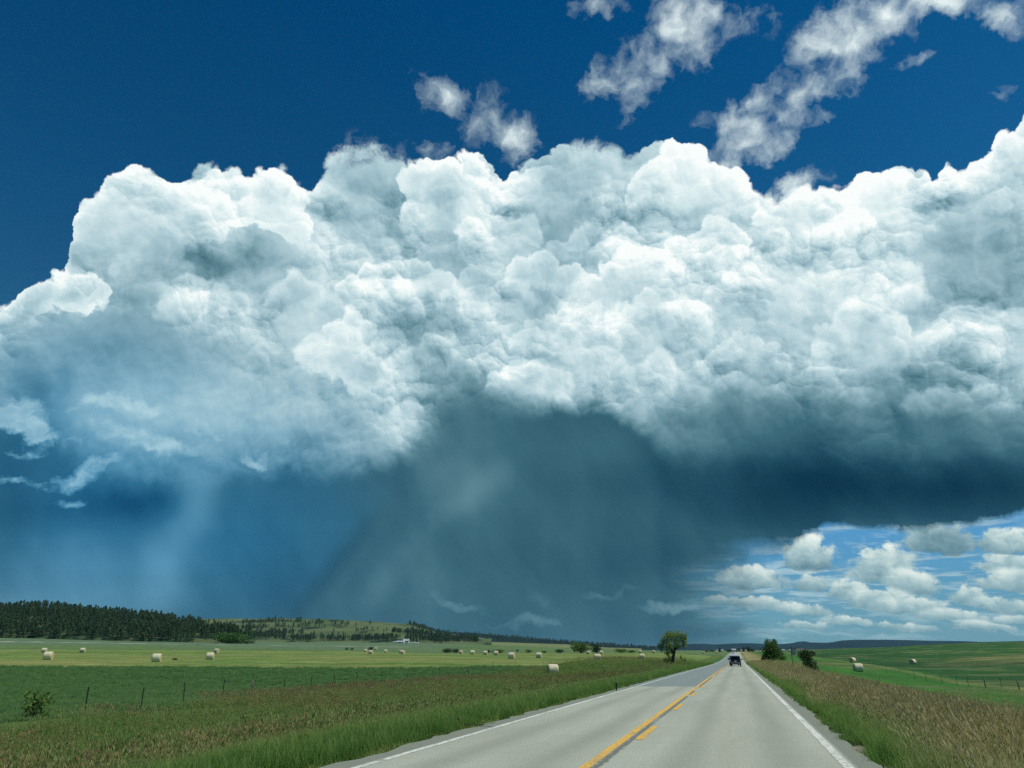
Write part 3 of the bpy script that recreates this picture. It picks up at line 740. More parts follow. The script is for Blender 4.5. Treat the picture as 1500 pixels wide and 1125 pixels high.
az_f = np.radians(np.concatenate([np.arange(-62, -50, 1.0), np.arange(-50, 22, 0.14), np.arange(22, 40, 1.0), np.arange(40, 298, 6.0)]))
rr = np.concatenate([[0.5, 1.5, 2.5], 3.2 * np.exp(np.arange(0, 560) * 0.0158)])
rr = rr[rr < 22000]
AA, RRg = np.meshgrid(az_f, rr)
GX = RRg * np.sin(AA); GY = RRg * np.cos(AA)
GZ = ground(GX, GY)
gv = np.stack([GX, GY, GZ], -1).reshape(-1, 3)
gf = grid_faces(len(rr), len(az_f), True)
gme = mesh_np('ground', gv, gf)
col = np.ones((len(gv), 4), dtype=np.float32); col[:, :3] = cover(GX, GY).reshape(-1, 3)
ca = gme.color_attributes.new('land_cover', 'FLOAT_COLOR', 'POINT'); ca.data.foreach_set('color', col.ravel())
M = Mat('fields')
with M:
    a = M.attr('land_cover'); p = M.pos()
    px_, py_, pz_ = sep(p)
    n = noise(vec(px_, py_), 2.2, 6.0, 0.65); n2 = noise(vec(px_ * 1.0, py_ * 0.6), 0.23, 4.0, 0.6)
    f = mad(n, 1.3, 0.35) * mad(n2, 0.9, 0.55)
    m_ = vec(f, f, f)
    M.color(mixc(1.0, a, m_, 'MULTIPLY')); M.rough(0.9); M.spec(0.1)
    M.bump(n, 0.9, 0.25)
gobj = link('ground', gme, None, [M.m]); tag(gobj, kind='structure')

# ------------------------------------------------------------------ road
ys = np.concatenate([np.arange(-58, 60, 0.5), np.arange(60, 200, 2.0), np.arange(200, 960, 8.0)])
def strip(name, x0, x1, lift, mat, ylist=ys, rag=0.0, ncol=2, seed=0, kind='structure', parent=None):
    yy = np.asarray(ylist); xs = np.linspace(0, 1, ncol)
    l = x0 + rag * fbm(yy * 1.7, yy * 0 + seed, seed, 4); r = x1 + rag * fbm(yy * 1.7, yy * 0 + seed + 5, seed + 50, 4)
    X = l[:, None] + (r - l)[:, None] * xs; Y = np.repeat(yy[:, None], ncol, 1)
    Z = road_z(Y) + lift - 0.0
    crown = -0.006 * np.abs(X - ROAD_C)
    V = np.stack([X, Y, Z + crown + 0.06], -1).reshape(-1, 3)
    o = link(name, mesh_np(name, V, grid_faces(len(yy), ncol)), parent, [mat])
    if kind: o['kind'] = kind
    return o
M = Mat('asphalt')
with M:
    x, y, z = sep(M.pos())
    ch = noise(vec(x, y), 26.0, 5.0, 0.75); tx = noise(vec(x * 0.25, y * 2.2), 1.6, 4.0, 0.65); agg = voro(vec(x, y), 38.0)
    big = noise(vec(x * 1.0, y * 0.10), 0.9, 4.0, 0.6)
    wob = noise(vec(x * 0.0, y), 0.08, 2.0, 0.5) * 0.5
    def track(c): return sstep(0.55, 0.0, op('ABSOLUTE', x + wob - (c + 0.25)))
    tr = track(-4.75) + track(-3.15) + track(-1.05) + track(0.6)
    base = mixc(clamp01(big * 1.3 - 0.15), lin(151, 156, 140), lin(175, 179, 162))
    base = mixc(clamp01(tr * 0.45), base, lin(132, 140, 124))
    base = mixc(sstep(-5.86, -5.94, x) + sstep(1.58, 1.66, x), base, lin(126, 132, 118))
    newer = sstep(-2.37, -2.43, x) * sstep(48.0, 48.6, y + noise(vec(x, y), 1.2, 3.0, 0.6) * 0.8)
    base = mixc(newer * 0.85, base, lin(120, 133, 132))
    oil = sstep(0.5, 0.0, op('ABSOLUTE', x + wob * 1.4 - 0.02)) * sstep(0.42, 0.62, noise(vec(x * 2.0, y * 0.25), 0.7, 4.0, 0.6))
    base = mixc(oil * 0.22, base, lin(140, 142, 112))
    sp = mad(ch, 0.75, 0.62) * mad(agg, 0.45, 0.81) * mad(tx, 0.14, 0.93)
    # tar patches and seam beside the centre line
    seam = sstep(0.09, 0.03, op('ABSOLUTE', x + 2.25 + (noise(vec(x * 3.0, y), 2.6, 3.0, 0.7) - 0.5) * 0.16)) * sstep(0.36, 0.5, noise(vec(x, y), 0.16, 2.0, 0.5))
    base = mixc(seam * 0.75, base, lin(82, 88, 84))
    M.color(mixc(1.0, base, vec(sp, sp, sp), 'MULTIPLY')); M.rough(0.88); M.spec(0.25)
    M.bump(ch + agg * 0.6, 0.35, 0.012)
ASPH = M.m
road = strip('road', ROAD_L, ROAD_R, 0.0, ASPH, rag=0.22, ncol=14, seed=3)
def paint(name, c, wear):
    M = Mat(name)
    with M:
        x, y, z = sep(M.pos())
        n = noise(vec(x, y), 9.0, 5.0, 0.7); n3 = noise(vec(x, y), 0.5, 3.0, 0.6)
        w = sstep(0.52, 0.68, n + n3 * 0.35 - 0.12) * wear
        M.color(mixc(w, mixc(n, tuple(v * 0.86 for v in c), c), lin(128, 136, 122))); M.rough(0.7)
    return M.m
WHITE = paint('white_road_paint', (0.74, 0.77, 0.68), 0.7)
YELL = paint('yellow_road_paint', (0.84, 0.47, 0.035), 0.8)
# the left edge line is broken at a crack near the camera
strip('edge_line', -5.86, -5.73, 0.005, WHITE, np.append(ys[ys < 12.6], 12.75), 0.02, 2, 11)
strip('edge_line', -5.86, -5.73, 0.005, WHITE, np.append(12.98, ys[ys > 13.1]), 0.02, 2, 12)
strip('edge_line', 1.42, 1.57, 0.005, WHITE, ys, 0.02, 2, 13)
strip('centre_line', -2.48, -2.32, 0.005, YELL, ys, 0.022, 2, 14)
k = 17.2
while k < 330:
    strip('centre_dash', -2.18, -2.02, 0.005, YELL, np.arange(k, k + 3.31, 0.55), 0.02, 2, int(k))
    k += 9.7
# ------------------------------------------------------------------ hills
def hill(name, crest, base, d0, d1, mat, rough_=1.0, seed=0, nseg=260, ramp_pow=1.0):
    """a range of hills: foot line at distance d0, crest line at distance d1, running down again behind"""
    cx, cy = zip(*crest); bx, by = zip(*base)
    xs = np.linspace(cx[0], cx[-1], nseg)
    c = np.interp(xs, cx, cy); b = np.interp(xs, bx, by)
    rows = []
    tt = np.concatenate([np.linspace(0, 1, 26), [1.06, 1.2, 1.5]])
    for t in tt:
        row = []
        for i, px in enumerate(xs):
            f = pdir(px, 950.0); hdir = np.array([f[0], f[1]]); az = hdir / np.hypot(*hdir)
            k = 1.0 / (f @ CF) * np.hypot(*hdir)
            dd = (d0 + (d1 - d0) * t)
            zb = EYE + (HOR - b[i]) * d0 / FPX * 1.03
            zc = EYE + (HOR - c[i]) * d1 / FPX * 1.03
            if t <= 1: z = zb + (zc - zb) * (t ** ramp_pow)
            else: z = zc - (zc - zb + 15) * (t - 1.0) * 1.6
            p = az * dd * k
            row.append((p[0], p[1], z))
        rows.append(row)
    V = np.array(rows)
    X, Y = V[..., 0], V[..., 1]
    t = tt[:, None]
    env = np.sin(np.clip(t, 0, 1) * math.pi) + 0.12 * (t > 0.9)
    V[..., 2] += (fbm(X / (d0 * 0.09), Y / (d0 * 0.09), seed, 4)) * env * d0 * 0.012 * rough_
    V[0, :, 2] -= 6; V[-1, :, 2] -= 30
    o = link(name, mesh_np(name, V.reshape(-1, 3), grid_faces(len(tt), nseg)), None, [mat]); o['kind'] = 'structure'
    return o, V
def hillmat(name, ca, cb, s1, cov, ctree, s2):
    M = Mat(name)
    with M:
        p = M.pos(); x, y, z = sep(p)
        n = noise(p, s1, 5.0, 0.6, dims='3D'); t = noise(vec(x, y, z * 2.0), s2, 4.0, 0.7, dims='3D')
        g = tint(sstep(0.35, 0.65, n), ca, cb)
        tr = sstep(cov + 0.04, cov - 0.04, t + (n - 0.5) * 0.5)
        M.color(mixc(tr, g, tuple(ctree))); M.rough(0.95); M.spec(0.05); M.bump(t, 0.6, 1.5)
    return M.m
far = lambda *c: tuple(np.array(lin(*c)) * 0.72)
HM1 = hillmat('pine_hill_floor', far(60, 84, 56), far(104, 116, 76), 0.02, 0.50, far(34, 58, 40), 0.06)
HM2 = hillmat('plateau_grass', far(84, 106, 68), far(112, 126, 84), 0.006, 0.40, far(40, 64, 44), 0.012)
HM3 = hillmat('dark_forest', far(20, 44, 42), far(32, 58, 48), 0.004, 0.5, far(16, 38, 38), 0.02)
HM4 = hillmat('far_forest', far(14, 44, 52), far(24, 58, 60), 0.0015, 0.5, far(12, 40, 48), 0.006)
HM5 = hillmat('pale_pasture', far(120, 136, 88), far(140, 150, 104), 0.004, 0.24, far(70, 96, 58), 0.012)
_, HV1 = hill('pine_hill', [(-320, 890), (-150, 890), (0, 895), (50, 893), (100, 898), (160, 903), (230, 907), (280, 915), (320, 920), (345, 929), (372, 941)],
              [(-320, 929), (0, 931), (170, 937), (300, 940), (372, 942)], 820, 1250, HM1, 1.0, 2)
_, HV2 = hill('grass_plateau', [(150, 914), (330, 909.5), (380, 910), (405, 909), (440, 911), (480, 910.5), (520, 912.5), (545, 913.5), (575, 915.5), (603, 917), (618, 922), (640, 929), (690, 934), (720, 938)],
              [(150, 936), (330, 939), (500, 941), (640, 942), (720, 942)], 1750, 2600, HM2, 0.7, 5, 300, 1.25)
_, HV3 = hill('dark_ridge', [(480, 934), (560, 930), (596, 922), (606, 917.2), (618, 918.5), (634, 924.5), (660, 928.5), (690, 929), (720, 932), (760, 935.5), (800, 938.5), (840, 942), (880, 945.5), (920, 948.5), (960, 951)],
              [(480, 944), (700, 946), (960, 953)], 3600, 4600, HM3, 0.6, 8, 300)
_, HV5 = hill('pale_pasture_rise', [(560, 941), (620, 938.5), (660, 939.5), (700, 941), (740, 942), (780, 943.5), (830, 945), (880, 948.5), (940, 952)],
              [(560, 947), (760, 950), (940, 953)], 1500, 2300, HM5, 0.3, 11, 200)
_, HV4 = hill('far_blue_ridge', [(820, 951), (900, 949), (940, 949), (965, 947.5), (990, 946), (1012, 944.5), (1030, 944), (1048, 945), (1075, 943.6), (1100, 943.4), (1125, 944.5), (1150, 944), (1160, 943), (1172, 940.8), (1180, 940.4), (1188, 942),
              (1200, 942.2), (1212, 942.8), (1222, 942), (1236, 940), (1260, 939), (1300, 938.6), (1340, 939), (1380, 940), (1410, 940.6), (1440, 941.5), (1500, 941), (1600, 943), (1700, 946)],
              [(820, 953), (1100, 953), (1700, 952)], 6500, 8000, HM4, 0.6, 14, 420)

def surf(V, px, t):
    """point on a hill's front face: fraction t from foot to crest"""
    nr, nc, _ = V.shape
    return V, nr, nc

# ------------------------------------------------------------------ pines
def leaf_tri(bm, c, nrm_jit, size, mi=0):
    a = Vector((random.gauss(0, 1), random.gauss(0, 1), random.gauss(0, 1) * nrm_jit)).normalized()
    b = a.orthogonal().normalized(); d = a.cross(b)
    th = random.random() * 6.28
    u = (b * math.cos(th) + d * math.sin(th)) * size; w = (d * math.cos(th) - b * math.sin(th)) * size * random.uniform(0.45, 0.8)
    c = Vector(c)
    vs = [bm.verts.new(c - u), bm.verts.new(c + w * 0.9 - u * 0.1), bm.verts.new(c + u), bm.verts.new(c - w * 0.9 - u * 0.1)]
    f = bm.faces.new(vs); f.material_index = mi
def tube(bm, pts, radii, n=6, mi=0):
    rings = []
    for k, (p, r) in enumerate(zip(pts, radii)):
        p = Vector(p)
        t = (Vector(pts[min(k + 1, len(pts) - 1)]) - Vector(pts[max(k - 1, 0)])).normalized()
        u = t.orthogonal().normalized(); w = t.cross(u)
        rings.append([bm.verts.new(p + (u * math.cos(6.2832 * i / n) + w * math.sin(6.2832 * i / n)) * r) for i in range(n)])
    for a, b in zip(rings, rings[1:]):
        for i in range(n):
            f = bm.faces.new((a[i], a[(i + 1) % n], b[(i + 1) % n], b[i])); f.smooth = True; f.material_index = mi
    for rg in (rings[0][::-1], rings[-1]):
        f = bm.faces.new(rg); f.material_index = mi
BARK = simple('bark', (0.10, 0.08, 0.06), 0.9, var=0.4, scale=6.0)
L0 = lambda *c: tuple(np.array(lin(*c)))
PINE = leafmat('pine_needles', L0(46, 74, 50), L0(84, 110, 68), 0.3)
PINE_L = leafmat('young_leaves', tuple(np.array(lin(58, 96, 42))), tuple(np.array(lin(86, 124, 52))), 0.3)
def pine_mesh(h, seed, trunk=True):
    random.seed(seed)
    bt = bmesh.new(); tube(bt, [(0, 0, -0.4), (0.05, 0, h * 0.5), (0, 0, h * 0.97)], [0.22, 0.13, 0.03], 5)
    bm = bmesh.new()
    base = h * random.uniform(0.10, 0.22)
    wid = h * random.uniform(0.24, 0.34)
    for k in range(135):
        u = random.random() ** 0.8
        z = base + (h - base) * u
        prof_ = (1 - u) ** 0.52 * (0.72 + 0.28 * math.sin(u * 22 + seed)) + 0.04
        a = random.random() * 6.283; r = wid * prof_ * random.uniform(0.25, 1.0)
        leaf_tri(bm, (r * math.cos(a), r * math.sin(a), z - 0.15 * r), 1.0, h * random.uniform(0.045, 0.085))
    return bm_mesh('pine_trunk', bt), bm_mesh('pine_crown', bm)
PINES = [pine_mesh(h, s) for s, h in enumerate((9.5, 10.5, 8.6, 11.2))]
for tm, cm in PINES: tm.materials.append(BARK); cm.materials.append(PINE)
# one joined mesh per kind for the mass of the wood
def joined(tm, cm, name):
    bm = bmesh.new(); bm.from_mesh(cm)
    n0 = len(bm.faces); bm.from_mesh(tm); bm.faces.ensure_lookup_table()
    for f in bm.faces[n0:]: f.material_index = 1
    me = bm_mesh(name, bm); me.materials.append(PINE); me.materials.append(BARK)
    return me
def scatter(name, sources, P3, rot, scl, idx, mats=None):
    """one object of many instances (grass, a far wood): points with attributes and a node modifier"""
    me = bpy.data.meshes.new(name); n = len(P3)
    me.vertices.add(n); me.vertices.foreach_set('co', np.asarray(P3, dtype=np.float32).ravel())
    for nm, arr, ty in (('rot', rot, 'FLOAT_VECTOR'), ('scl', scl, 'FLOAT_VECTOR'), ('idx', idx, 'INT')):
        at_ = me.attributes.new(nm, ty, 'POINT')
        if ty == 'INT': at_.data.foreach_set('value', np.asarray(arr, dtype=np.int32))
        else: at_.data.foreach_set('vector', np.asarray(arr, dtype=np.float32).ravel())
    o = link(name, me); o['kind'] = 'stuff'
    g = bpy.data.node_groups.new(name, 'GeometryNodeTree')
    g.interface.new_socket('Geometry', in_out='INPUT', socket_type='NodeSocketGeometry')
    g.interface.new_socket('Geometry', in_out='OUTPUT', socket_type='NodeSocketGeometry')
    gi = g.nodes.new('NodeGroupInput'); go = g.nodes.new('NodeGroupOutput')
    ip = g.nodes.new('GeometryNodeInstanceOnPoints')
    g.links.new(gi.outputs[0], ip.inputs['Points'])
    gg = g.nodes.new('GeometryNodeGeometryToInstance')
    for so in reversed(sources):
        oi = g.nodes.new('GeometryNodeObjectInfo'); oi.inputs['Object'].default_value = so; oi.inputs['As Instance'].default_value = True
        g.links.new(oi.outputs['Geometry'], gg.inputs[0])
    # keep the order of the sources: join the instances
    jn = g.nodes.new('GeometryNodeJoinGeometry')
    for so in reversed(sources):
        oi = g.nodes.new('GeometryNodeObjectInfo'); oi.inputs['Object'].default_value = so; oi.inputs['As Instance'].default_value = True
        g.links.new(oi.outputs['Geometry'], jn.inputs[0])
    g.nodes.remove(gg)
    for nd in [x for x in g.nodes if x.type == 'OBJECT_INFO' and not x.outputs['Geometry'].is_linked]: g.nodes.remove(nd)
    g.links.new(jn.outputs[0], ip.inputs['Instance']); ip.inputs['Pick Instance'].default_value = True
    for nm, ty, sk in (('rot', 'FLOAT_VECTOR', 'Rotation'), ('scl', 'FLOAT_VECTOR', 'Scale'), ('idx', 'INT', 'Instance Index')):
        na = g.nodes.new('GeometryNodeInputNamedAttribute'); na.data_type = ty; na.inputs['Name'].default_value = nm
        outp = [q for q in na.outputs if q.enabled and q.name == 'Attribute'][0]
        g.links.new(outp, ip.inputs[sk])
    g.links.new(ip.outputs[0], go.inputs[0])
    md = o.modifiers.new(name, 'NODES'); md.node_group = g
    return o
def source(name, me):
    return bpy.data.objects.new(name, me)        # never linked to the scene: only instanced
PSRC = [source('pine_kind', joined(t, c, 'pine_kind')) for t, c in PINES]

def hill_points(V, n, lo=0.0, hi=1.0, keep=None):
    nr, nc, _ = V.shape
    nf = 26
    t = rng.uniform(lo, hi, n) * (nf - 1); u = rng.uniform(0, nc - 1.001, n)
    i = np.minimum(t.astype(int), nf - 2); j = u.astype(int); ft = (t - i)[:, None]; fu = (u - j)[:, None]
    p = (V[i, j] * (1 - ft) + V[i + 1, j] * ft) * (1 - fu) + (V[i, j + 1] * (1 - ft) + V[i + 1, j + 1] * ft) * fu
    return p, t / (nf - 1), u / (nc - 1)
def to_px(p):
    d = p - np.array([0, 0, EYE]); k = d @ CF
    return 750 + d @ CR / k * FPX, 562.5 - d @ CU / k * FPX
p, t, u = hill_points(HV1, 5200)
px, py = to_px(p)
dens = fbm(p[:, 0] / 60, p[:, 1] / 60, 77, 3)
keep = (dens > -0.30 - 0.2 * (px < 230)) & (px > -250) & ~((px > 300) & (dens < 0.12)) & (rng.random(len(p)) < np.where(px < 260, 1.0, 0.55))
wood = p[keep]
def rs(n, lo, hi, flat=True):
    s = rng.uniform(lo, hi, n); return np.stack([s * rng.uniform(1.0, 1.5, n), s * rng.uniform(1.0, 1.5, n), s], -1)
def rz(n, tilt=0.0):
    return np.stack([rng.normal(0, tilt, n), rng.normal(0, tilt, n), rng.uniform(0, 6.283, n)], -1)
wo_ = scatter('pine_forest', PSRC, wood, rz(len(wood)), rs(len(wood), 0.6, 1.15), rng.integers(0, 4, len(wood)))
tag(wo_, 'dark pine forest covering the hill at the left')

# countable pines: scattered on the plateau and at the edge of the wood
pine_spots = []
p, t, u = hill_points(HV2, 2600, 0.02, 0.80)
px, py = to_px(p)
dn_ = fbm(p[:, 0] / 130, p[:, 1] / 90, 91, 3)
sel = (px > 330) & (px < 650) & (dn_ > np.where(t < 0.35, -0.02, np.where((px < 470) & (t > 0.55), -0.05, 0.16)))
for q in p[sel][:230]: pine_spots.append((q, rng.uniform(0.85, 1.35)))
p, t, u = hill_points(HV1, 600, 0.0, 0.9)
px, py = to_px(p)
sel = (px > 300) & (px < 366)
for q in p[sel][:40]: pine_spots.append((q, rng.uniform(0.8, 1.15)))
for i, (q, s) in enumerate(pine_spots):
    tm, cm = PINES[i % 4]
    o = empty('pine_tree', (q[0], q[1], q[2] - 0.1), rng.uniform(0, 6.28)); o.scale = (s, s, s)
    tag(o, 'small dark green pine scattered on the grassy plateau slope', 'pine tree', 'pines scattered over the far plateau')
    link('trunk', tm, o); link('crown', cm, o)
# forest along the foot of the dark ridge and plateau reads as one mass
p1, t1, _ = hill_points(HV2, 4200, 0.0, 0.62); px, py = to_px(p1)
dn_ = fbm(p1[:, 0] / 150, p1[:, 1] / 70, 61, 3)
k1 = (px > 330) & (px < 700) & (dn_ > np.where(px < 440, 0.0, 0.05) + np.abs(t1 - 0.30) * 0.5)
p3, t3, _ = hill_points(HV2, 2200, 0.0, 1.0); px3, _ = to_px(p3)
k3 = ((px3 > 596) & (px3 < 660)) | ((px3 > 355) & (px3 < 470) & (t3 > 0.55) & (t3 < 0.9) & (fbm(p3[:, 0] / 120, p3[:, 1] / 90, 15, 2) > 0.0))
p2, t2, _ = hill_points(HV3, 1600, 0.0, 1.0)
fw_ = np.concatenate([p1[k1], p3[k3], p2])
o = scatter('pine_belt', PSRC, fw_, rz(len(fw_)), rs(len(fw_), 0.8, 1.5), rng.integers(0, 4, len(fw_)))
tag(o, 'belt of dark pines along the foot of the plateau')

# ------------------------------------------------------------------ grasses
def blade(bm, x, y, h, w, lean, az, mi, n=3, droop=0.5):
    dx, dy = math.cos(az), math.sin(az); sx, sy = -dy, dx
    prev = None
    for k in range(n + 1):
        t = k / n
        o = lean * h * (t ** 1.7); z = h * t * (1 - droop * 0.25 * t * t)
        ww = w * (1 - t * 0.92)
        a = bm.verts.new((x + dx * o - sx * ww, y + dy * o - sy * ww, z)); b = bm.verts.new((x + dx * o + sx * ww, y + dy * o + sy * ww, z))
        if prev:
            f = bm.faces.new((prev[0], prev[1], b, a)); f.material_index = mi; f.smooth = True
        prev = (a, b)
    return (x + dx * lean * h, y + dy * lean * h, h * (1 - droop * 0.25))
def head(bm, c, length, w, az, mi, lean=0.4):
    d = Vector((math.cos(az) * lean, math.sin(az) * lean, 1)).normalized(); s = d.orthogonal().normalized(); q = d.cross(s)
    c = Vector(c); top = bm.verts.new(c + d * length); bot = bm.verts.new(c - d * 0.02)
    m = [bm.verts.new(c + d * length * 0.4 + (s * math.cos(a) + q * math.sin(a)) * w) for a in (0, 2.09, 4.19)]
    for i in range(3):
        for f in ((bot, m[(i + 1) % 3], m[i]), (top, m[i], m[(i + 1) % 3])):
            fc = bm.faces.new(f); fc.material_index = mi
def tuft(seed, rad, nb, h, w, lean, mats, nstalk=0, hs=0.9, headlen=0.10, hw=0.012, dryfrac=0.0):
    random.seed(seed); bm = bmesh.new()
    for k in range(nb):
        a = random.random() * 6.283; r = rad * math.sqrt(random.random())
        mi = 2 if random.random() < dryfrac else 0
        blade(bm, r * math.cos(a), r * math.sin(a), h * random.uniform(0.55, 1.1), w * random.uniform(0.7, 1.3), lean * random.uniform(0.3, 1.6), random.random() * 6.283, mi)
    for k in range(nstalk):
        a = random.random() * 6.283; r = rad * math.sqrt(random.random()); az = random.gauss(2.6, 0.9)
        tip = blade(bm, r * math.cos(a), r * math.sin(a), hs * random.uniform(0.75, 1.1), w * 0.45, lean * random.uniform(0.3, 0.9), az, 1, 2, 0.2)
        head(bm, tip, headlen * random.uniform(0.7, 1.3), hw * random.uniform(0.7, 1.4), az, 1, 0.5)
    me = bm_mesh('grass_tuft', bm)
    for m in mats: me.materials.append(m)
    return source('grass_tuft', me)
L = lambda *c, k=1.0: tuple(np.array(lin(*c)) * k)
GREEN = leafmat('grass_green', L(92, 130, 58), L(138, 162, 84), 0.5)
DEEP = leafmat('grass_deep_green', L(72, 116, 50), L(110, 146, 66), 0.5)
DRY = leafmat('grass_dry', L(150, 148, 94), L(196, 190, 134), 0.48)
SEED = leafmat('grass_seed_heads', L(116, 138, 76), L(178, 186, 118), 0.45)
RUST = leafmat('grass_rusty_heads', L(136, 116, 78), L(186, 168, 120), 0.4)
TAN = leafmat('grass_tan_heads', L(180, 170, 122), L(222, 212, 166), 0.48)
ALF = leafmat('alfalfa_leaves', L(84, 124, 70), L(114, 150, 88), 0.45)
TUFTS = [
    tuft(1, 0.26, 46, 0.46, 0.010, 0.45, [DEEP, SEED, DRY]),                                  # 0 lush
    tuft(2, 0.30, 46, 0.56, 0.009, 0.5, [GREEN, SEED, DRY], 2, 0.8),                          # 1 lush with a few heads
    tuft(3, 0.32, 38, 0.52, 0.008, 0.5, [GREEN, SEED, DRY], 3, 0.80, 0.10, 0.010, 0.03),     # 2 seeding
    tuft(4, 0.34, 30, 0.50, 0.008, 0.55, [GREEN, RUST, DRY], 9, 0.84, 0.11, 0.011, 0.10),    # 3 reddish, seeding hard
    tuft(5, 0.32, 34, 0.55, 0.008, 0.5, [GREEN, TAN, DRY], 10, 0.88, 0.13, 0.012, 0.5),      # 4 tan
    tuft(6, 0.34, 30, 0.60, 0.008, 0.5, [GREEN, TAN, DRY], 15, 0.95, 0.14, 0.013, 0.72),      # 5 dry tan
    tuft(7, 0.34, 60, 0.30, 0.016, 0.9, [ALF, SEED, DRY]),                                    # 6 alfalfa clump
    tuft(8, 0.30, 40, 0.22, 0.012, 0.8, [GREEN, SEED, DRY], 0, 0.5, 0.1, 0.01, 0.2),          # 7 short
]
def area_points(n, x0, x1, y0, y1):
    return rng.uniform(x0, x1, n), rng.uniform(y0, y1, n)
def in_view(x, y, m=60):
    d = np.stack([x, y, np.full_like(x, -1.5 - EYE)], -1); k = d @ CF
    px = 750 + d @ CR / np.maximum(k, 0.1) * FPX; py = 562.5 - d @ CU / np.maximum(k, 0.1) * FPX
    return (k > 1) & (px > -m) & (px < 1500 + m) & (py < 1125 + 900)
def sow(name, label, bands):
    P_, R_, S_, I_ = [], [], [], []
    for (n, x0, x1, y0, y1, pick, s0, s1) in bands:
        x, y = area_points(n, x0, x1, y0, y1)
        ok = in_view(x, y) & ((x < ROAD_L - 0.15) | (x > ROAD_R - 0.03) | (y > 940))
        x, y = x[ok], y[ok]
        idx, k = pick(x, y)
        x, y, idx = x[k], y[k], idx[k]
        z = ground(x, y) - 0.02
        n_ = len(x); s = rng.uniform(s0, s1, n_)
        P_.append(np.stack([x, y, z], -1)); R_.append(rz(n_, 0.06)); S_.append(np.stack([s, s, s * rng.uniform(0.85, 1.2, n_)], -1)); I_.append(idx)
    P_, R_, S_, I_ = (np.concatenate(a) for a in (P_, R_, S_, I_))

    o = scatter(name, TUFTS, P_, R_, S_, I_); tag(o, label); return o
def left_pick(x, y):
    e = ROAD_L - x; n1 = fbm(x / 14.0, y / 14.0, 21); n2 = fbm(x / 3.5, y / 3.5, 31)
    seed = sm(2.5, 6.0, e + n1 * 3) * np.clip(0.16 + 0.9 * n2 + 1.2 * n1, 0, 1)
    r = rng.random(len(x))
    idx = np.where(r < seed * 0.50, 3, np.where(r < seed * 0.85 + 0.10, 2, np.where(rng.random(len(x)) < 0.6, 1, 0)))
    idx = np.where(e < 2.2 + n2 * 1.5, np.where(rng.random(len(x)) < 0.7, 0, 1), idx)
    idx = np.where((e < 0.5) & (rng.random(len(x)) < 0.6), 7, idx)
    idx = np.where((e > 22.5) & (rng.random(len(x)) < 0.35), 3, idx)
    return idx, (rng.random(len(x)) < 0.25 + 0.75 * sm(0.0, 0.5, e + n2 * 0.4)) & (x > FENCE_X - 1.0)
def right_pick(x, y):
    e = x - ROAD_R; n1 = fbm(x / 14.0, y / 14.0, 21); n2 = fbm(x / 3.5, y / 3.5, 31)
    tan = np.clip(sm(0.5, 1.7, e + n2 * 1.6) * sm(8.5, 5.0, e + n1 * 4), 0, 1)
    r = rng.random(len(x))
    idx = np.where(r < tan * 0.34, 5, np.where(r < tan * 0.74, 4, np.where(r < tan * 0.86, 3, np.where(rng.random(len(x)) < 0.6, 1, 0))))
    idx = np.where(e < 0.4, np.where(rng.random(len(x)) < 0.5, 7, 0), idx)
    out = e > 6.5 + n1 * 4
    idx = np.where(out, np.where(rng.random(len(x)) < 0.25 + 0.5 * (n1 > 0.05), 4, 7), idx)
    return idx, (~out | (rng.random(len(x)) < 0.55)) & (rng.random(len(x)) < 0.2 + 0.8 * sm(0.0, 0.6, e + n2 * 0.4))
def alf_pick(x, y):
    s, t = rotl(x, y); hb = t - np.interp(s, *zip(*_hbr))
    return np.full(len(x), 6), (hb < 0) & (x < FENCE_X)
sow('roadside_grass', 'tall green and reddish seeding grass on the left verge', [
    (22000, -26, ROAD_L, 6, 42, left_pick, 0.55, 0.90), (20000, FENCE_X - 1, ROAD_L, 42, 100, left_pick, 0.65, 1.0), (10000, FENCE_X - 1, ROAD_L, 100, 230, left_pick, 0.7, 1.2)])
sow('dry_grass', 'tall dry tan grass on the right verge', [
    (14000, ROAD_R, 12, 6, 45, right_pick, 0.50, 0.80), (9000, ROAD_R, 14, 45, 110, right_pick, 0.5, 0.85), (5000, ROAD_R, 14, 110, 260, right_pick, 0.5, 0.9), (9000, 10, 36, 14, 110, right_pick, 0.4, 0.7)])
sow('alfalfa_field', 'dark green alfalfa beyond the left fence', [
    (16000, -95, FENCE_X, 20, 75, alf_pick, 0.7, 1.1), (16000, -170, FENCE_X, 70, 150, alf_pick, 0.8, 1.3)])
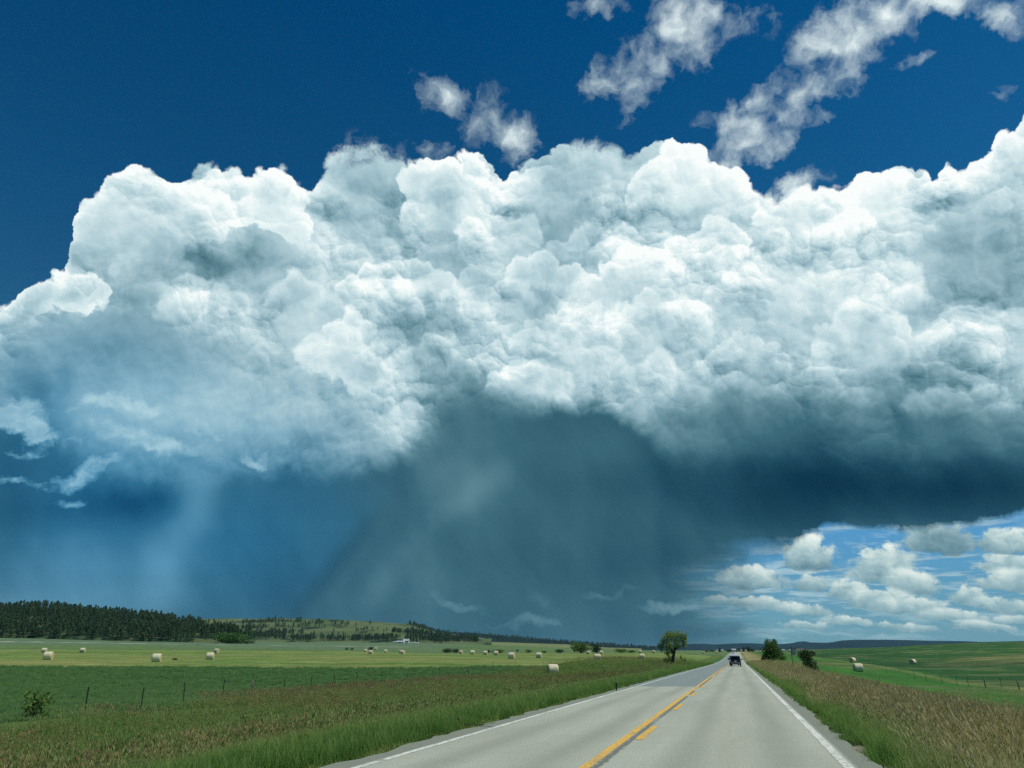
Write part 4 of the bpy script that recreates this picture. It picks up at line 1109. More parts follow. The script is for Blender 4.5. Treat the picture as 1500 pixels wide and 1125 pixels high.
# ------------------------------------------------------------------ broadleaf trees and shrubs
BARK_D = simple('dark_bark', (0.055, 0.045, 0.035), 0.9, var=0.4, scale=5.0)
WILLOW = leafmat('willow_leaves', L(84, 112, 44), L(136, 156, 72), 0.45)
BROAD = leafmat('broad_leaves', L(64, 98, 42), L(108, 134, 60), 0.4)
DARKL = leafmat('dark_leaves', L(38, 64, 42), L(70, 94, 56), 0.3)
def tree(name, label, cat, loc, clumps, limbs, leafm, barkm, leaf=0.10, dens=1.0, seed=1, group=None, drooping=0.0):
    """clumps: (x, y, z, rx, ry, rz) in metres from the base; limbs: polylines with radii"""
    random.seed(seed)
    root = empty(name, loc); tag(root, label, cat, group)
    bt = bmesh.new()
    for pts_, rad in limbs: tube(bt, pts_, rad, 7)
    for (x, y, z, a, b, c) in clumps:                       # a twig to every clump
        near = min((Vector(p) for pl, _ in limbs for p in pl), key=lambda p: (p - Vector((x, y, z))).length + max(0, p.z - z) * 2)
        mid = (near + Vector((x, y, z))) / 2 + Vector((0, 0, -0.15 * c))
        tube(bt, [near, mid, (x, y, z)], [0.05, 0.035, 0.012], 5)
    m = bm_mesh('trunk', bt, True); m.materials.append(barkm); link('trunk', m, root)
    bm = bmesh.new()
    for (x, y, z, a, b, c) in clumps:
        n = int(dens * 190 * (a * b * c) ** 0.62 / (leaf / 0.1) ** 1.6)
        for k in range(n):
            v = Vector((random.gauss(0, 1), random.gauss(0, 1), random.gauss(0, 1))).normalized() * (random.random() ** 0.45)
            q = Vector((x + v.x * a, y + v.y * b, z + v.z * c - drooping * random.random() ** 2 * 1.1))
            leaf_tri(bm, q, 1.0, leaf * random.uniform(0.6, 1.35))
    m = bm_mesh('crown', bm); m.materials.append(leafm); link('crown', m, root)
    return root
# lone willow-like tree on the left verge
b = on_ground(984.5, 972, 150); K = 150 / FPX
def cl(px, py, r, rz_=None, dy=0.0):
    return ((px - 984.5) * K, dy, (972 - py) * K, r * K, r * K, (rz_ or r) * K)
random.seed(4)
tree('willow_tree', 'lone green tree with a leaning dark trunk on the left verge beside the road', 'tree', tuple(b),
     [cl(987, 929, 10, 6), cl(998, 930, 8, 6, 0.6), cl(979, 934, 9, 7, -0.5), cl(1002, 937, 7, 7, 0.3), cl(990, 938, 9, 7, 0.8), cl(973, 941, 7, 6, 0.2), cl(982, 944, 8, 6, -0.8), cl(995, 944, 6, 5, -0.5),
      cl(970, 948, 4, 6), cl(978, 953, 5, 6, 0.4), cl(1006, 932, 4, 6), cl(985, 952, 5, 5, 0.6), cl(1004, 943, 4, 5, -0.3), cl(966, 945, 3, 4), cl(981, 963, 4, 5, 0.3), cl(976, 966, 5, 4, -0.3), cl(998, 962, 2.5, 4, 0.5), cl(1003, 965, 3, 3, 0.5)],
     [([(0, 0, -0.3), (0.25, 0, 1.2), (0.55, 0.1, 2.3), (0.9, 0.1, 3.3), (1.4, 0.2, 4.6)], [0.42, 0.30, 0.25, 0.17, 0.06]),
      ([(0.45, 0, 2.0), (-0.2, 0.1, 3.0), (-0.6, -0.1, 4.2), (-0.5, 0, 5.2)], [0.2, 0.15, 0.09, 0.04]), ([(0.7, 0, 2.7), (1.6, -0.1, 3.2), (2.4, 0, 3.9)], [0.16, 0.1, 0.04]),
      ([(-0.1, 0.1, 2.9), (-1.2, 0, 3.3), (-1.8, 0.2, 3.7)], [0.12, 0.07, 0.03])],
     WILLOW, BARK_D, 0.13, 3.0, 4, None, 0.5)
# bushy tree right of the road
b = on_ground(1132, 970.5, 170); K = 170 / FPX
def cl(px, py, r, rz_=None, dy=0.0): return ((px - 1132) * K, dy, (970.5 - py) * K, r * K, r * K, (rz_ or r) * K)
tree('broadleaf_tree', 'dense round topped green tree standing right of the road by the tall sign', 'tree', tuple(b),
     [cl(1128, 943, 6, 7), cl(1137, 943, 6, 7, 0.4), cl(1132, 948, 9, 8, -0.4), cl(1125, 953, 7, 7), cl(1139, 953, 8, 8, 0.2), cl(1131, 957, 10, 8), cl(1122, 962, 6, 6), cl(1142, 960, 8, 7), cl(1130, 965, 8, 5), cl(1147, 964, 5, 4), cl(1119, 966, 4, 4)],
     [([(0, 0, -0.2), (0.05, 0, 1.5), (-0.2, 0, 3.2)], [0.25, 0.18, 0.06]), ([(0.02, 0, 0.8), (0.7, 0.1, 2.2), (0.9, 0, 3.4)], [0.15, 0.1, 0.04])], BROAD, BARK_D, 0.15, 3.4, 9)
b = on_ground(1193, 990, 110); K = 110 / FPX
def cl(px, py, r, rz_=None, dy=0.0): return ((px - 1193) * K, dy, (990 - py) * K, r * K, r * K, (rz_ or r) * K)
tree('leaning_shrub', 'dark leaning shrub with a thin feathery top right of the sign post', 'shrub', tuple(b),
     [cl(1183, 958, 7, 5), cl(1190, 959, 6, 5), cl(1179, 964, 5, 6), cl(1187, 966, 8, 6, 0.3), cl(1184, 973, 6, 6), cl(1191, 974, 8, 7, -0.2), cl(1193, 981, 8, 7), cl(1188, 983, 6, 6), cl(1196, 986, 6, 5), cl(1175, 961, 3.5, 4), cl(1196, 960, 3, 4), cl(1191, 987, 6, 4)],
     [([(0, 0, -0.2), (-0.2, 0, 1.1), (-0.65, 0.1, 2.3), (-1.0, 0, 3.4)], [0.13, 0.1, 0.07, 0.02])], DARKL, BARK_D, 0.10, 3.6, 12)
# bushes across the fields
def bush(px, py, depth, w, h, label, mat, seed, group=None, name='bush', parts=3):
    """w, h in photograph pixels"""
    p = on_ground(px, py, depth); k = depth / FPX; W_, H_ = w * k, h * k
    random.seed(seed); cl_ = []
    for i in range(parts):
        f = (i + 0.5) / parts - 0.5
        cl_.append((f * W_ * 0.75, random.uniform(-0.2, 0.2) * W_, H_ * random.uniform(0.42, 0.60), W_ * 0.62 / parts + 0.18 * W_, W_ * 0.35, H_ * random.uniform(0.36, 0.46)))
    cl_.append((0, 0, H_ * 0.3, W_ * 0.45, W_ * 0.35, H_ * 0.3))
    tree(name, label, 'bush' if name != 'field_tree' else 'tree', tuple(p), cl_, [([(0, 0, -0.2), (0.05 * W_, 0, H_ * 0.35), (0, 0, H_ * 0.6)], [0.04 * H_, 0.03 * H_, 0.01 * H_])], mat, BARK_D,
         max(0.12, min(W_, H_) * 0.075), 1.5, seed, group)
bush(47, 1050, 36, 44, 46, 'pointed green shrub at the left edge, added in place of a windscreen leaf reflection', BROAD, 20, parts=2)  # added shrub, shaped after a leaf-like windscreen reflection
bush(338, 942, 800, 46, 17, 'wide light green thicket at the foot of the pine hill', PINE_L, 21, name='thicket', parts=5)
bush(361, 942, 800, 8, 5, 'small light green bush at the right end of the thicket', PINE_L, 22)
bush(850, 957.5, 430, 28, 17, 'large round green tree clump at the far hayfield edge', BROAD, 23, name='field_tree', parts=4)
bush(873, 956, 430, 16, 14, 'dark green round tree right of the large clump', DARKL, 24, name='field_tree')
bush(820, 956, 450, 13, 6, 'low dark bush left of the large tree clump', DARKL, 25)
bush(655, 954, 480, 15, 8, 'dark green bush, left one of a pair behind the hayfield', DARKL, 26)
bush(668, 954, 480, 11, 7, 'dark green bush, right one of a pair behind the hayfield', DARKL, 27)
bush(543.5, 952, 520, 7, 7, 'dark upright bush above the far left hay bales', DARKL, 28)
bush(508, 951.5, 520, 6, 4, 'small low bush, left one of two on the pasture', BROAD, 29)
bush(515.5, 951.5, 520, 6, 4, 'small low bush, right one of two on the pasture', BROAD, 30)
bush(714, 954, 470, 9, 6, 'round dark bush behind the middle bales', DARKL, 31)
bush(730, 954.5, 470, 18, 6, 'wide grey green brush behind the middle bales', BROAD, 32)
bush(758, 951.5, 560, 4, 4, 'tiny dark lone bush on the pale pasture', DARKL, 33)
bush(774, 953, 520, 10, 5, 'grey green bush on the pale pasture left of the tree clump', BROAD, 34)
bush(797, 954.5, 480, 8, 4, 'faint small green bush near the hayfield end', BROAD, 35)
bush(910, 956.5, 440, 18, 6, 'low spreading brush right of the large tree clump', BROAD, 36)
bush(925, 957, 440, 12, 4, 'flat green brush toward the lone tree', BROAD, 37)
bush(256, 966.5, 158, 9, 3, 'tiny clump of weeds left uncut in the hayfield', BROAD, 38, name='weed_clump')
FT = ['round dark tree behind the long white shed left of the road end', 'wide low dark hedge between the long shed and the farmhouse', 'narrow upright tree just right of the white farmhouse', 'second narrow upright tree right of the white farmhouse',
      'broad dark tree rising behind the right hand white shed', 'rounded dark tree right of the right hand white shed', 'low dark tree at the right end of the farmyard row', 'small dark tree left of the dense roadside tree', 'flat dark hedge by the tiny far left shed', 'flat dark hedge between the two sheds left of the road end']
for i, (px, w, h, d) in enumerate(((1054, 5, 7, 900), (1068, 9, 4, 900), (1079.5, 3, 6, 880), (1083, 3, 7, 880), (1089.5, 6, 8, 880), (1097, 8, 8, 860), (1102, 7, 5, 840), (1115, 5, 6, 700), (1034, 9, 3, 950), (1043, 8, 2.5, 950))):
    bush(px, 954.2, d, w, h, FT[i], DARKL, 50 + i, 'dark trees around the far farm', name='field_tree')

# ------------------------------------------------------------------ hay bales
def balemat():
    M = Mat('net_wrapped_hay')
    with M:
        p = M.pos(True); x, y, z = sep(p)
        n = noise(p, 5.0, 6.0, 0.7, dims='3D'); band = noise(vec(x, 0.0, 0.0), 9.0, 3.0, 0.7, dims='3D')
        f = clamp01(n * 0.7 + band * 0.55 - 0.12)
        M.color(tint(f, lin(172, 164, 130), lin(240, 234, 206))); M.rough(0.9); M.spec(0.1); M.bump(n, 0.8, 0.06)
    return M.m
def endmat():
    M = Mat('cut_hay_end')
    with M:
        p = M.pos(True); x, y, z = sep(p)
        r = op('SQRT', y * y + z * z); a = noise(p, 2.2, 4.0, 0.6, dims='3D')
        w = op('SINE', r * 34.0 + a * 9.0)
        M.color(tint(clamp01(w * 0.22 + a), lin(158, 136, 100), lin(222, 200, 158))); M.rough(0.95); M.spec(0.05); M.bump(w, 0.6, 0.04)
    return M.m
BM, EM = balemat(), endmat()
RB, LB = 0.78, 0.76
def bale_meshes():
    n = 36; prof_ = [(-LB, 0.90), (-LB + 0.05, 0.975), (-LB * 0.6, 1.0), (-LB * 0.2, 0.99), (LB * 0.2, 1.0), (LB * 0.6, 0.99), (LB - 0.05, 0.975), (LB, 0.90)]
    V = []; random.seed(3)
    for x, s in prof_:
        for i in range(n):
            a = 6.2832 * i / n; rad = RB * s * (1 + 0.012 * math.sin(5 * a + 3 * x) + random.uniform(-0.006, 0.006))
            yy, zz = rad * math.cos(a), rad * math.sin(a)
            zz = max(zz, -RB * 0.93)                       # sits a little flat
            V.append((x, yy, zz + RB * 0.93))
    side = mesh_np('wrapped_side', V, [(i * n + j, i * n + (j + 1) % n, (i + 1) * n + (j + 1) % n, (i + 1) * n + j) for i in range(len(prof_) - 1) for j in range(n)])
    side.materials.append(BM)
    E_ = []; F_ = []; rings = (0.90, 0.72, 0.52, 0.32, 0.14, 0.02)
    for k, s in enumerate(rings):
        for i in range(n):
            a = 6.2832 * i / n
            E_.append((LB + 0.03 * (1 - s) - 0.012 * (k % 2), RB * s * math.cos(a), max(RB * s * math.sin(a), -RB * 0.93) + RB * 0.93))
    F_ = [(i * n + j, i * n + (j + 1) % n, (i + 1) * n + (j + 1) % n, (i + 1) * n + j) for i in range(len(rings) - 1) for j in range(n)]
    end = mesh_np('end_face', E_, F_); end.materials.append(EM)
    return side, end
SIDE, ENDF = bale_meshes()
# px, base row, pixel height, turn (degrees, axis against the across-view direction), label
BALES = [
    (70.5, 963.7, 10.8, 22, 'big hay bale in the left hayfield standing in front of a smaller one'),
    (64.5, 956.0, 6.2, 24, 'pale bale half hidden behind the big bale at far left'),
    (120.8, 955.6, 6.3, 24, 'small pale bale alone, second group from the left edge'),
    (229, 968.0, 11.4, 14, 'big bale alone on the left hayfield beside a weed clump'),
    (307.5, 965.6, 10.0, 12, 'big bale with a reddish small bale peeking out behind its right end'),
    (317, 958.0, 6.3, 50, 'small reddish ended bale peeking out behind a big bale'),
    (535.5, 955.2, 3.8, 20, 'tiny bale just left of the dark upright bush'),
    (543, 958.8, 5.2, 22, 'small bale just below the dark upright bush'),
    (550.5, 953.4, 2.9, 20, 'faintest tiny bale just right of the dark upright bush'),
    (564.8, 956.0, 4.0, 14, 'tiny bale between the upright bush and the white farm'),
    (587.3, 956.0, 4.6, 60, 'dark sided small bale, rear one of two below the white farm'),
    (590, 959.0, 5.2, 40, 'pale small bale, front one of two below the white farm'),
    (675.3, 958.0, 4.6, 30, 'small bale right of the pair of dark bushes, leftmost of four in a row'),
    (692, 960.3, 5.7, 8, 'small bale, second of four in a row across the middle hayfield'),
    (711, 960.4, 5.8, 12, 'small bale, third of four in a row across the middle hayfield'),
    (726.5, 961.0, 6.1, 10, 'small bale, rightmost of four in a row across the middle hayfield'),
    (749.5, 967.0, 8.4, 18, 'medium bale, left one of two nearer the middle of the hayfield'),
    (789.5, 968.0, 7.6, 14, 'medium bale, right one of two, behind the large pale bale'),
    (809.7, 988.0, 14.6, -14, 'large pale bale standing in green alfalfa near the left verge'),
    (862.2, 959.7, 4.7, 28, 'small bale at the foot of the large tree clump'),
    (875.8, 968.8, 8.5, 12, 'medium bale in front of a small one right of the tree clump'),
    (881.2, 961.2, 4.7, 16, 'small bale behind a medium one right of the tree clump'),
    (938, 960.0, 3.8, 18, 'tiny bale behind a medium one left of the lone tree'),
    (941, 968.4, 6.7, 12, 'medium bale standing nearest the lone tree on its left'),
    (958, 961.3, 3.8, 20, 'tiny bale just left of the crown of the lone tree'),
    (1031, 961.0, 2.8, 10, 'tiny white bale beyond the lone tree near the road'),
    (1050.6, 958.2, 2.5, 10, 'tiniest pale bale at the far end of the road'),
    (1257.5, 983.4, 11.0, -18, 'big pale bale right of the road in front of a smaller one'),
    (1249.5, 972.4, 6.8, -58, 'smaller bale with a dark end behind the big bale right of the road'),
    (1338, 975.4, 7.0, -60, 'dark ended bale standing alone by a dark furrow at the far right'),
    (1114.5, 957.2, 2.4, 0, 'tiny pale bale left of the dense tree on the right side'),
]
first = None
for px, py, h, turn, label in BALES:
    d = FPX * 1.50 / h * 0.98
    p = on_ground(px, py, d)
    o = empty('hay_bale', (p[0], p[1], p[2] - 0.03), -math.atan2(p[0], p[1]) - R(turn))
    tag(o, label, 'hay bale', 'round hay bales in the fields')
    s = random.uniform(0.97, 1.04); o.scale = (s, s, s)
    link('wrapped_side', SIDE, o)
    for f in (0, math.pi):
        e = link('end_face', ENDF, o); e.rotation_euler = (0, 0, f)

# ------------------------------------------------------------------ vehicles
def quadbox(bm, x0, x1, y0, y1, z0, z1, mi=0, bev=0.0, top=1.0):
    """box, its top drawn in by the factor top"""
    cx, cy = (x0 + x1) / 2, (y0 + y1) / 2
    b = [bm.verts.new((x, y, z0)) for x, y in ((x0, y0), (x1, y0), (x1, y1), (x0, y1))]
    t = [bm.verts.new((cx + (x - cx) * top, cy + (y - cy) * (top if top == 1 else (1 + top) / 2), z1)) for x, y in ((x0, y0), (x1, y0), (x1, y1), (x0, y1))]
    fs = [b[::-1], t] + [(b[i], b[(i + 1) % 4], t[(i + 1) % 4], t[i]) for i in range(4)]
    out = []
    for f in fs:
        fc = bm.faces.new(f); fc.material_index = mi; out.append(fc)
    if bev > 0:
        ed = {e for f in out for e in f.edges}
        bmesh.ops.bevel(bm, geom=list(ed), offset=bev, segments=2, affect='EDGES', profile=0.6)
def part(name, parent, mat, build, smooth=False):
    bm = bmesh.new(); build(bm); me = bm_mesh(name, bm, smooth); me.materials.append(mat)
    return link(name, me, parent)
def gloss(name, c, rough, coat=0.0, metal=0.0):
    m = bpy.data.materials.new(name); m.use_nodes = True; b = m.node_tree.nodes['Principled BSDF']
    b.inputs['Base Color'].default_value = (*c, 1); b.inputs['Roughness'].default_value = rough; b.inputs['Metallic'].default_value = metal
    b.inputs['Coat Weight'].default_value = coat
    return m
BLACK = gloss('black_paint', (0.010, 0.012, 0.018), 0.35, 0.3)
WHITEP = gloss('white_paint', (0.78, 0.79, 0.78), 0.35, 0.3)
GLASS = gloss('tinted_glass', (0.008, 0.012, 0.018), 0.12)
RUBBER = simple('tyre_rubber', (0.018, 0.018, 0.018), 0.85)
TRIM = gloss('dark_trim', (0.03, 0.03, 0.033), 0.55)
CHROME = gloss('bright_metal', (0.55, 0.56, 0.58), 0.3, 0, 0.8)
RED = gloss('red_lens', (0.35, 0.01, 0.012), 0.2)
PLATE = gloss('licence_plate', (0.62, 0.64, 0.66), 0.5)
def body_shell(bm, prof_, w, tumble):
    """extruded side profile (y, z) with sides leaning in above the belt"""
    L_, R_ = [], []
    for y, z in prof_:
        ww = w * (1.0 - tumble * max(0.0, z - 1.05))
        L_.append(bm.verts.new((-ww, y, z))); R_.append(bm.verts.new((ww, y, z)))
    bm.faces.new(L_); bm.faces.new(R_[::-1])
    n = len(prof_)
    for i in range(n):
        bm.faces.new((L_[i], R_[i], R_[(i + 1) % n], L_[(i + 1) % n]))
    bmesh.ops.recalc_face_normals(bm, faces=bm.faces)
    bmesh.ops.bevel(bm, geom=[e for e in bm.edges], offset=0.045, segments=2, affect='EDGES', profile=0.6)
def wheel(root, x, y, r, wdt):
    def ty(bm):
        n = 28
        pr = [(-wdt / 2, r * 0.62), (-wdt / 2, r * 0.93), (-wdt * 0.36, r), (wdt * 0.36, r), (wdt / 2, r * 0.93), (wdt / 2, r * 0.62)]
        rg = [[bm.verts.new((a, q * math.cos(6.2832 * i / n), q * math.sin(6.2832 * i / n))) for i in range(n)] for a, q in pr]
        for a, b_ in zip(rg, rg[1:]):
            for i in range(n): bm.faces.new((a[i], a[(i + 1) % n], b_[(i + 1) % n], b_[i]))
    bm = bmesh.new()
    o = part('wheel', root, RUBBER, ty, True); o.location = (x, y, r)
    def rim(bm):
        n = 20; s = 1 if x > 0 else -1
        c = bm.verts.new((s * wdt * 0.30, 0, 0)); rg = [bm.verts.new((s * wdt * (0.45 if i % 4 < 2 else 0.36), r * 0.63 * math.cos(6.2832 * i / n), r * 0.63 * math.sin(6.2832 * i / n))) for i in range(n)]
        for i in range(n): bm.faces.new((c, rg[i], rg[(i + 1) % n]))
    q = part('rim', o, CHROME, rim)
    return o
def suv(loc, rz_):
    """a boxy sport utility vehicle seen from behind; drives along +y"""
    r = empty('suv', loc, rz_); tag(r, 'black boxy SUV driving away in the right lane', 'SUV')
    def sh(bm): body_shell(bm, [(-2.28, 0.42), (-2.32, 0.75), (-2.28, 1.10), (-2.18, 1.14), (-1.98, 1.74), (-1.80, 1.82), (0.35, 1.84), (0.62, 1.76), (1.12, 1.16), (2.10, 1.06), (2.30, 0.90), (2.32, 0.48), (2.2, 0.36), (-2.1, 0.36)], 0.93, 0.20)
    part('body', r, BLACK, sh)
    def rg(bm):
        v = [bm.verts.new(p) for p in ((-0.76, -2.215, 1.18), (0.76, -2.215, 1.18), (0.69, -2.045, 1.66), (-0.69, -2.045, 1.66))]
        bm.faces.new(v); bmesh.ops.solidify(bm, geom=bm.faces[:], thickness=-0.02)
    part('rear_window', r, GLASS, rg)
    for s in (-1, 1):
        def sg(bm):
            for y0, y1 in ((-1.95, -1.15), (-1.08, -0.12), (-0.05, 0.72)):
                v = [bm.verts.new((s * (0.935 * (1 - 0.20 * (z - 1.05)) + 0.004), y, z)) for y, z in ((y0, 1.20), (y1, 1.20), (y1 - (0.22 if y1 > 0.5 else 0.0), 1.64), (y0 + (0.12 if y0 < -1.9 else 0.0), 1.64))]
                bm.faces.new(v if s < 0 else v[::-1])
        part('side_window', r, GLASS, sg)
        part('tail_light', r, RED, lambda bm: quadbox(bm, s * 0.86 - 0.09, s * 0.86 + 0.085, -2.355, -2.22, 0.86, 1.22, 0, 0.02))
        part('side_mirror', r, BLACK, lambda bm: quadbox(bm, s * 1.12 - 0.13, s * 1.12 + 0.13, 0.62, 0.78, 1.16, 1.38, 0, 0.03))
        part('roof_rail', r, CHROME, lambda bm: quadbox(bm, s * 0.66 - 0.02, s * 0.66 + 0.02, -1.6, 0.2, 1.86, 1.90, 0, 0.008))
        part('exhaust', r, TRIM, lambda bm: tube(bm, [(s * 0.55, -2.3, 0.36), (s * 0.55, -2.0, 0.36)], [0.04, 0.04], 10))
        for y in (-1.42, 1.42): wheel(r, s * 0.80, y, 0.38, 0.25)
    part('bumper', r, TRIM, lambda bm: quadbox(bm, -0.92, 0.92, -2.42, -2.2, 0.44, 0.70, 0, 0.04))
    part('bumper_strip', r, CHROME, lambda bm: quadbox(bm, -0.80, 0.80, -2.435, -2.41, 0.60, 0.665, 0, 0.006))
    part('licence_plate', r, PLATE, lambda bm: quadbox(bm, -0.16, 0.16, -2.345, -2.31, 0.82, 0.97, 0, 0.004))
    part('door_handle', r, CHROME, lambda bm: quadbox(bm, -0.22, 0.22, -2.345, -2.31, 1.03, 1.07, 0, 0.008))
    part('spoiler', r, BLACK, lambda bm: quadbox(bm, -0.66, 0.66, -2.16, -1.86, 1.78, 1.82, 0, 0.012))
    part('rear_wiper', r, TRIM, lambda bm: tube(bm, [(0.02, -2.25, 1.19), (0.42, -2.19, 1.36)], [0.012, 0.008], 5))
    return r
def van(loc, rz_):
    r = empty('van', loc, rz_); tag(r, 'white van just ahead of the black SUV, mostly hidden behind it', 'van')
    def sh(bm): body_shell(bm, [(-2.6, 0.42), (-2.62, 1.15), (-2.55, 2.0), (-2.42, 2.12), (0.95, 2.12), (1.35, 1.95), (2.0, 1.18), (2.55, 1.02), (2.62, 0.5), (2.5, 0.4)], 0.97, 0.09)
    part('body', r, WHITEP, sh)
    for s in (-1, 1):
        part('rear_window', r, GLASS, lambda bm: quadbox(bm, s * 0.42 - 0.33, s * 0.42 + 0.33, -2.635, -2.56, 1.25, 1.80, 0, 0.01))
        part('rear_door_seam', r, TRIM, lambda bm: quadbox(bm, s * 0.02 - 0.006, s * 0.02 + 0.006, -2.635, -2.58, 0.55, 1.98))
        part('tail_light', r, RED, lambda bm: quadbox(bm, s * 0.90 - 0.06, s * 0.90 + 0.05, -2.65, -2.58, 0.95, 1.35, 0, 0.012))
        part('side_mirror', r, TRIM, lambda bm: quadbox(bm, s * 1.12 - 0.12, s * 1.12 + 0.12, 1.45, 1.58, 1.15, 1.45, 0, 0.03))
        for y in (-1.65, 1.7): wheel(r, s * 0.84, y, 0.35, 0.23)
    part('bumper', r, TRIM, lambda bm: quadbox(bm, -0.96, 0.96, -2.72, -2.58, 0.42, 0.62, 0, 0.03))
    part('licence_plate', r, PLATE, lambda bm: quadbox(bm, -0.16, 0.16, -2.648, -2.60, 0.75, 0.90, 0, 0.004))
    return r
p = at(1078.2, 975.3, 143.0)
suv((p[0], p[1], float(road_z(p[1])) + 0.04), 0.0)
p = at(1076.0, 974.0, 160.0)
van((p[0] - 0.05, p[1], float(road_z(p[1])) + 0.04), 0.0)

# ------------------------------------------------------------------ fences, posts, sign
STEEL = simple('rusty_green_steel', (0.035, 0.045, 0.03), 0.8, var=0.5, scale=9.0)
WOODP = simple('grey_wood', (0.13, 0.11, 0.09), 0.9, var=0.4, scale=7.0)
WIRE = gloss('fence_wire', (0.16, 0.16, 0.15), 0.5, 0, 0.6)
PALE = simple('pale_post_paint', (0.70, 0.71, 0.68), 0.6, var=0.1)
def tpost(h):
    bm = bmesh.new()
    quadbox(bm, -0.025, 0.025, -0.006, 0.006, -0.3, h); quadbox(bm, -0.006, 0.006, 0.0062, 0.045, -0.3, h - 0.01)
    for k in range(6): quadbox(bm, -0.012, 0.012, -0.016, -0.0062, h - 0.15 - 0.2 * k, h - 0.12 - 0.2 * k)
    return bm_mesh('post', bm)
def wpost(h, r):
    bm = bmesh.new(); tube(bm, [(0, 0, -0.3), (0.01, 0, h * 0.5), (0.0, 0.01, h)], [r, r * 0.95, r * 0.88], 9); return bm_mesh('post', bm, True)
TP = tpost(1.35); TP.materials.append(STEEL); WP = wpost(1.3, 0.07); WP.materials.append(WOODP)
def fence(label, spots, woods, wires, name='wire_fence'):
    """spots: ground points; posts are parts, the strands one part each"""
    root = empty(name, spots[0]); tag(root, label, 'fence')
    o0 = Vector(spots[0])
    for i, p in enumerate(spots):
        q = link('post', WP if i in woods else TP, root); q.location = Vector(p) - o0
        q.rotation_euler = (rng.normal(0, 0.03), rng.normal(0, 0.04), rng.uniform(-0.3, 0.3))
    for hgt in wires:
        bm = bmesh.new()
        for a, b in zip(spots, spots[1:]):
            a, b = Vector(a) - o0, Vector(b) - o0
            pl = [a.lerp(b, t) + Vector((0, 0, hgt - 0.05 * math.sin(math.pi * t))) for t in (0, 0.25, 0.5, 0.75, 1)]
            tube(bm, pl, [0.0035] * 5, 4)
        m = bm_mesh('wire_strand', bm); m.materials.append(WIRE); link('wire_strand', m, root)
    return root
sp = []
for px, py, d in ((-60, 1085, 26), (122, 1055, 33), (205, 1043, 40), (268, 1034, 48), (325, 1027, 54), (369, 1022, 60), (415, 1016, 67), (455, 1012, 74), (490, 1008, 81), (522, 1005, 86), (558, 1002, 92), (597, 999, 98), (644, 995.5, 105), (686, 992, 112), (722, 989, 121), (755, 987, 130)):
    g = on_ground(px, py, d); sp.append((float(g[0]), float(g[1]), float(g[2])))
fence('thin steel post and wire fence between the left verge and the alfalfa', sp, (5, 13), (0.4, 0.75, 1.1))
sp = []
for px, py, d in ((1300, 991, 150), (1340, 996, 136), (1357, 998, 128), (1380, 1000, 124), (1402, 1003, 117), (1419, 1005, 112), (1444, 1009, 106), (1468, 1011, 101), (1494, 1013, 97), (1530, 1018, 92), (1580, 1024, 86)):
    g = on_ground(px, py, d); sp.append((float(g[0]), float(g[1]), float(g[2])))
fence('wire fence of short leaning posts across the green field at right', sp, (6, 8), (0.4, 0.75, 1.1))
# white topped corner post in the left verge
g = on_ground(885.4, 981, 108)
r = empty('boundary_post', tuple(g)); tag(r, 'thin boundary post with a white top on the left verge', 'post')
part('stake', r, STEEL, lambda bm: quadbox(bm, -0.035, 0.035, -0.02, 0.02, -0.3, 0.95))
part('white_cap', r, PALE, lambda bm: quadbox(bm, -0.06, 0.06, -0.045, 0.045, 0.952, 1.25, 0, 0.01))
# dark stub marker by the left pavement edge
g = on_ground(903, 1006.5, 39)
r = empty('delineator', (g[0], g[1], g[2])); tag(r, 'short dark marker stub at the left pavement edge', 'marker post')
part('stake', r, STEEL, lambda bm: quadbox(bm, -0.03, 0.03, -0.015, 0.015, -0.2, 0.36))
part('marker_plate', r, TRIM, lambda bm: quadbox(bm, -0.05, 0.05, -0.026, -0.0155, 0.34, 0.48, 0, 0.004))
# tall sign seen from behind on the right
SIGNB = simple('bare_sign_metal', (0.30, 0.33, 0.35), 0.45, 0.5, 0.12)
g = on_ground(1162.8, 987, 120); k = 120 / FPX
r = empty('road_sign', tuple(g), -0.15); tag(r, 'tall grey rectangular road sign seen from behind on a thin post', 'road sign')
part('post', r, STEEL, lambda bm: quadbox(bm, -0.045, 0.045, -0.03, 0.03, -0.4, 36.5 * k, 0, 0.008))
part('sign_panel', r, SIGNB, lambda bm: quadbox(bm, -0.05, 0.62, 0.032, 0.045, 24 * k, 36 * k, 0, 0.003))
part('brace', r, STEEL, lambda bm: quadbox(bm, -0.05, 0.60, 0.008, 0.0318, 27 * k, 27.5 * k))
part('brace', r, STEEL, lambda bm: quadbox(bm, -0.05, 0.60, 0.008, 0.0318, 33 * k, 33.5 * k))
g = on_ground(1166.2, 987.5, 118)
r = empty('marker_post', tuple(g)); tag(r, 'low post with a small white plate at the foot of the tall sign', 'marker post')
part('stake', r, STEEL, lambda bm: quadbox(bm, -0.03, 0.03, -0.015, 0.015, -0.2, 0.75))
part('white_plate', r, PALE, lambda bm: quadbox(bm, -0.17, 0.17, -0.03, -0.0155, 0.40, 0.78, 0, 0.006))
g = on_ground(1103.2, 969, 175)
r = empty('reflector_post', tuple(g)); tag(r, 'tiny pale reflector post in the right verge beyond the SUV', 'marker post')
part('stake', r, STEEL, lambda bm: quadbox(bm, -0.03, 0.03, -0.02, 0.02, -0.2, 0.8))
part('reflector', r, PALE, lambda bm: quadbox(bm, -0.07, 0.07, -0.05, -0.0205, 0.6, 0.85, 0, 0.004))

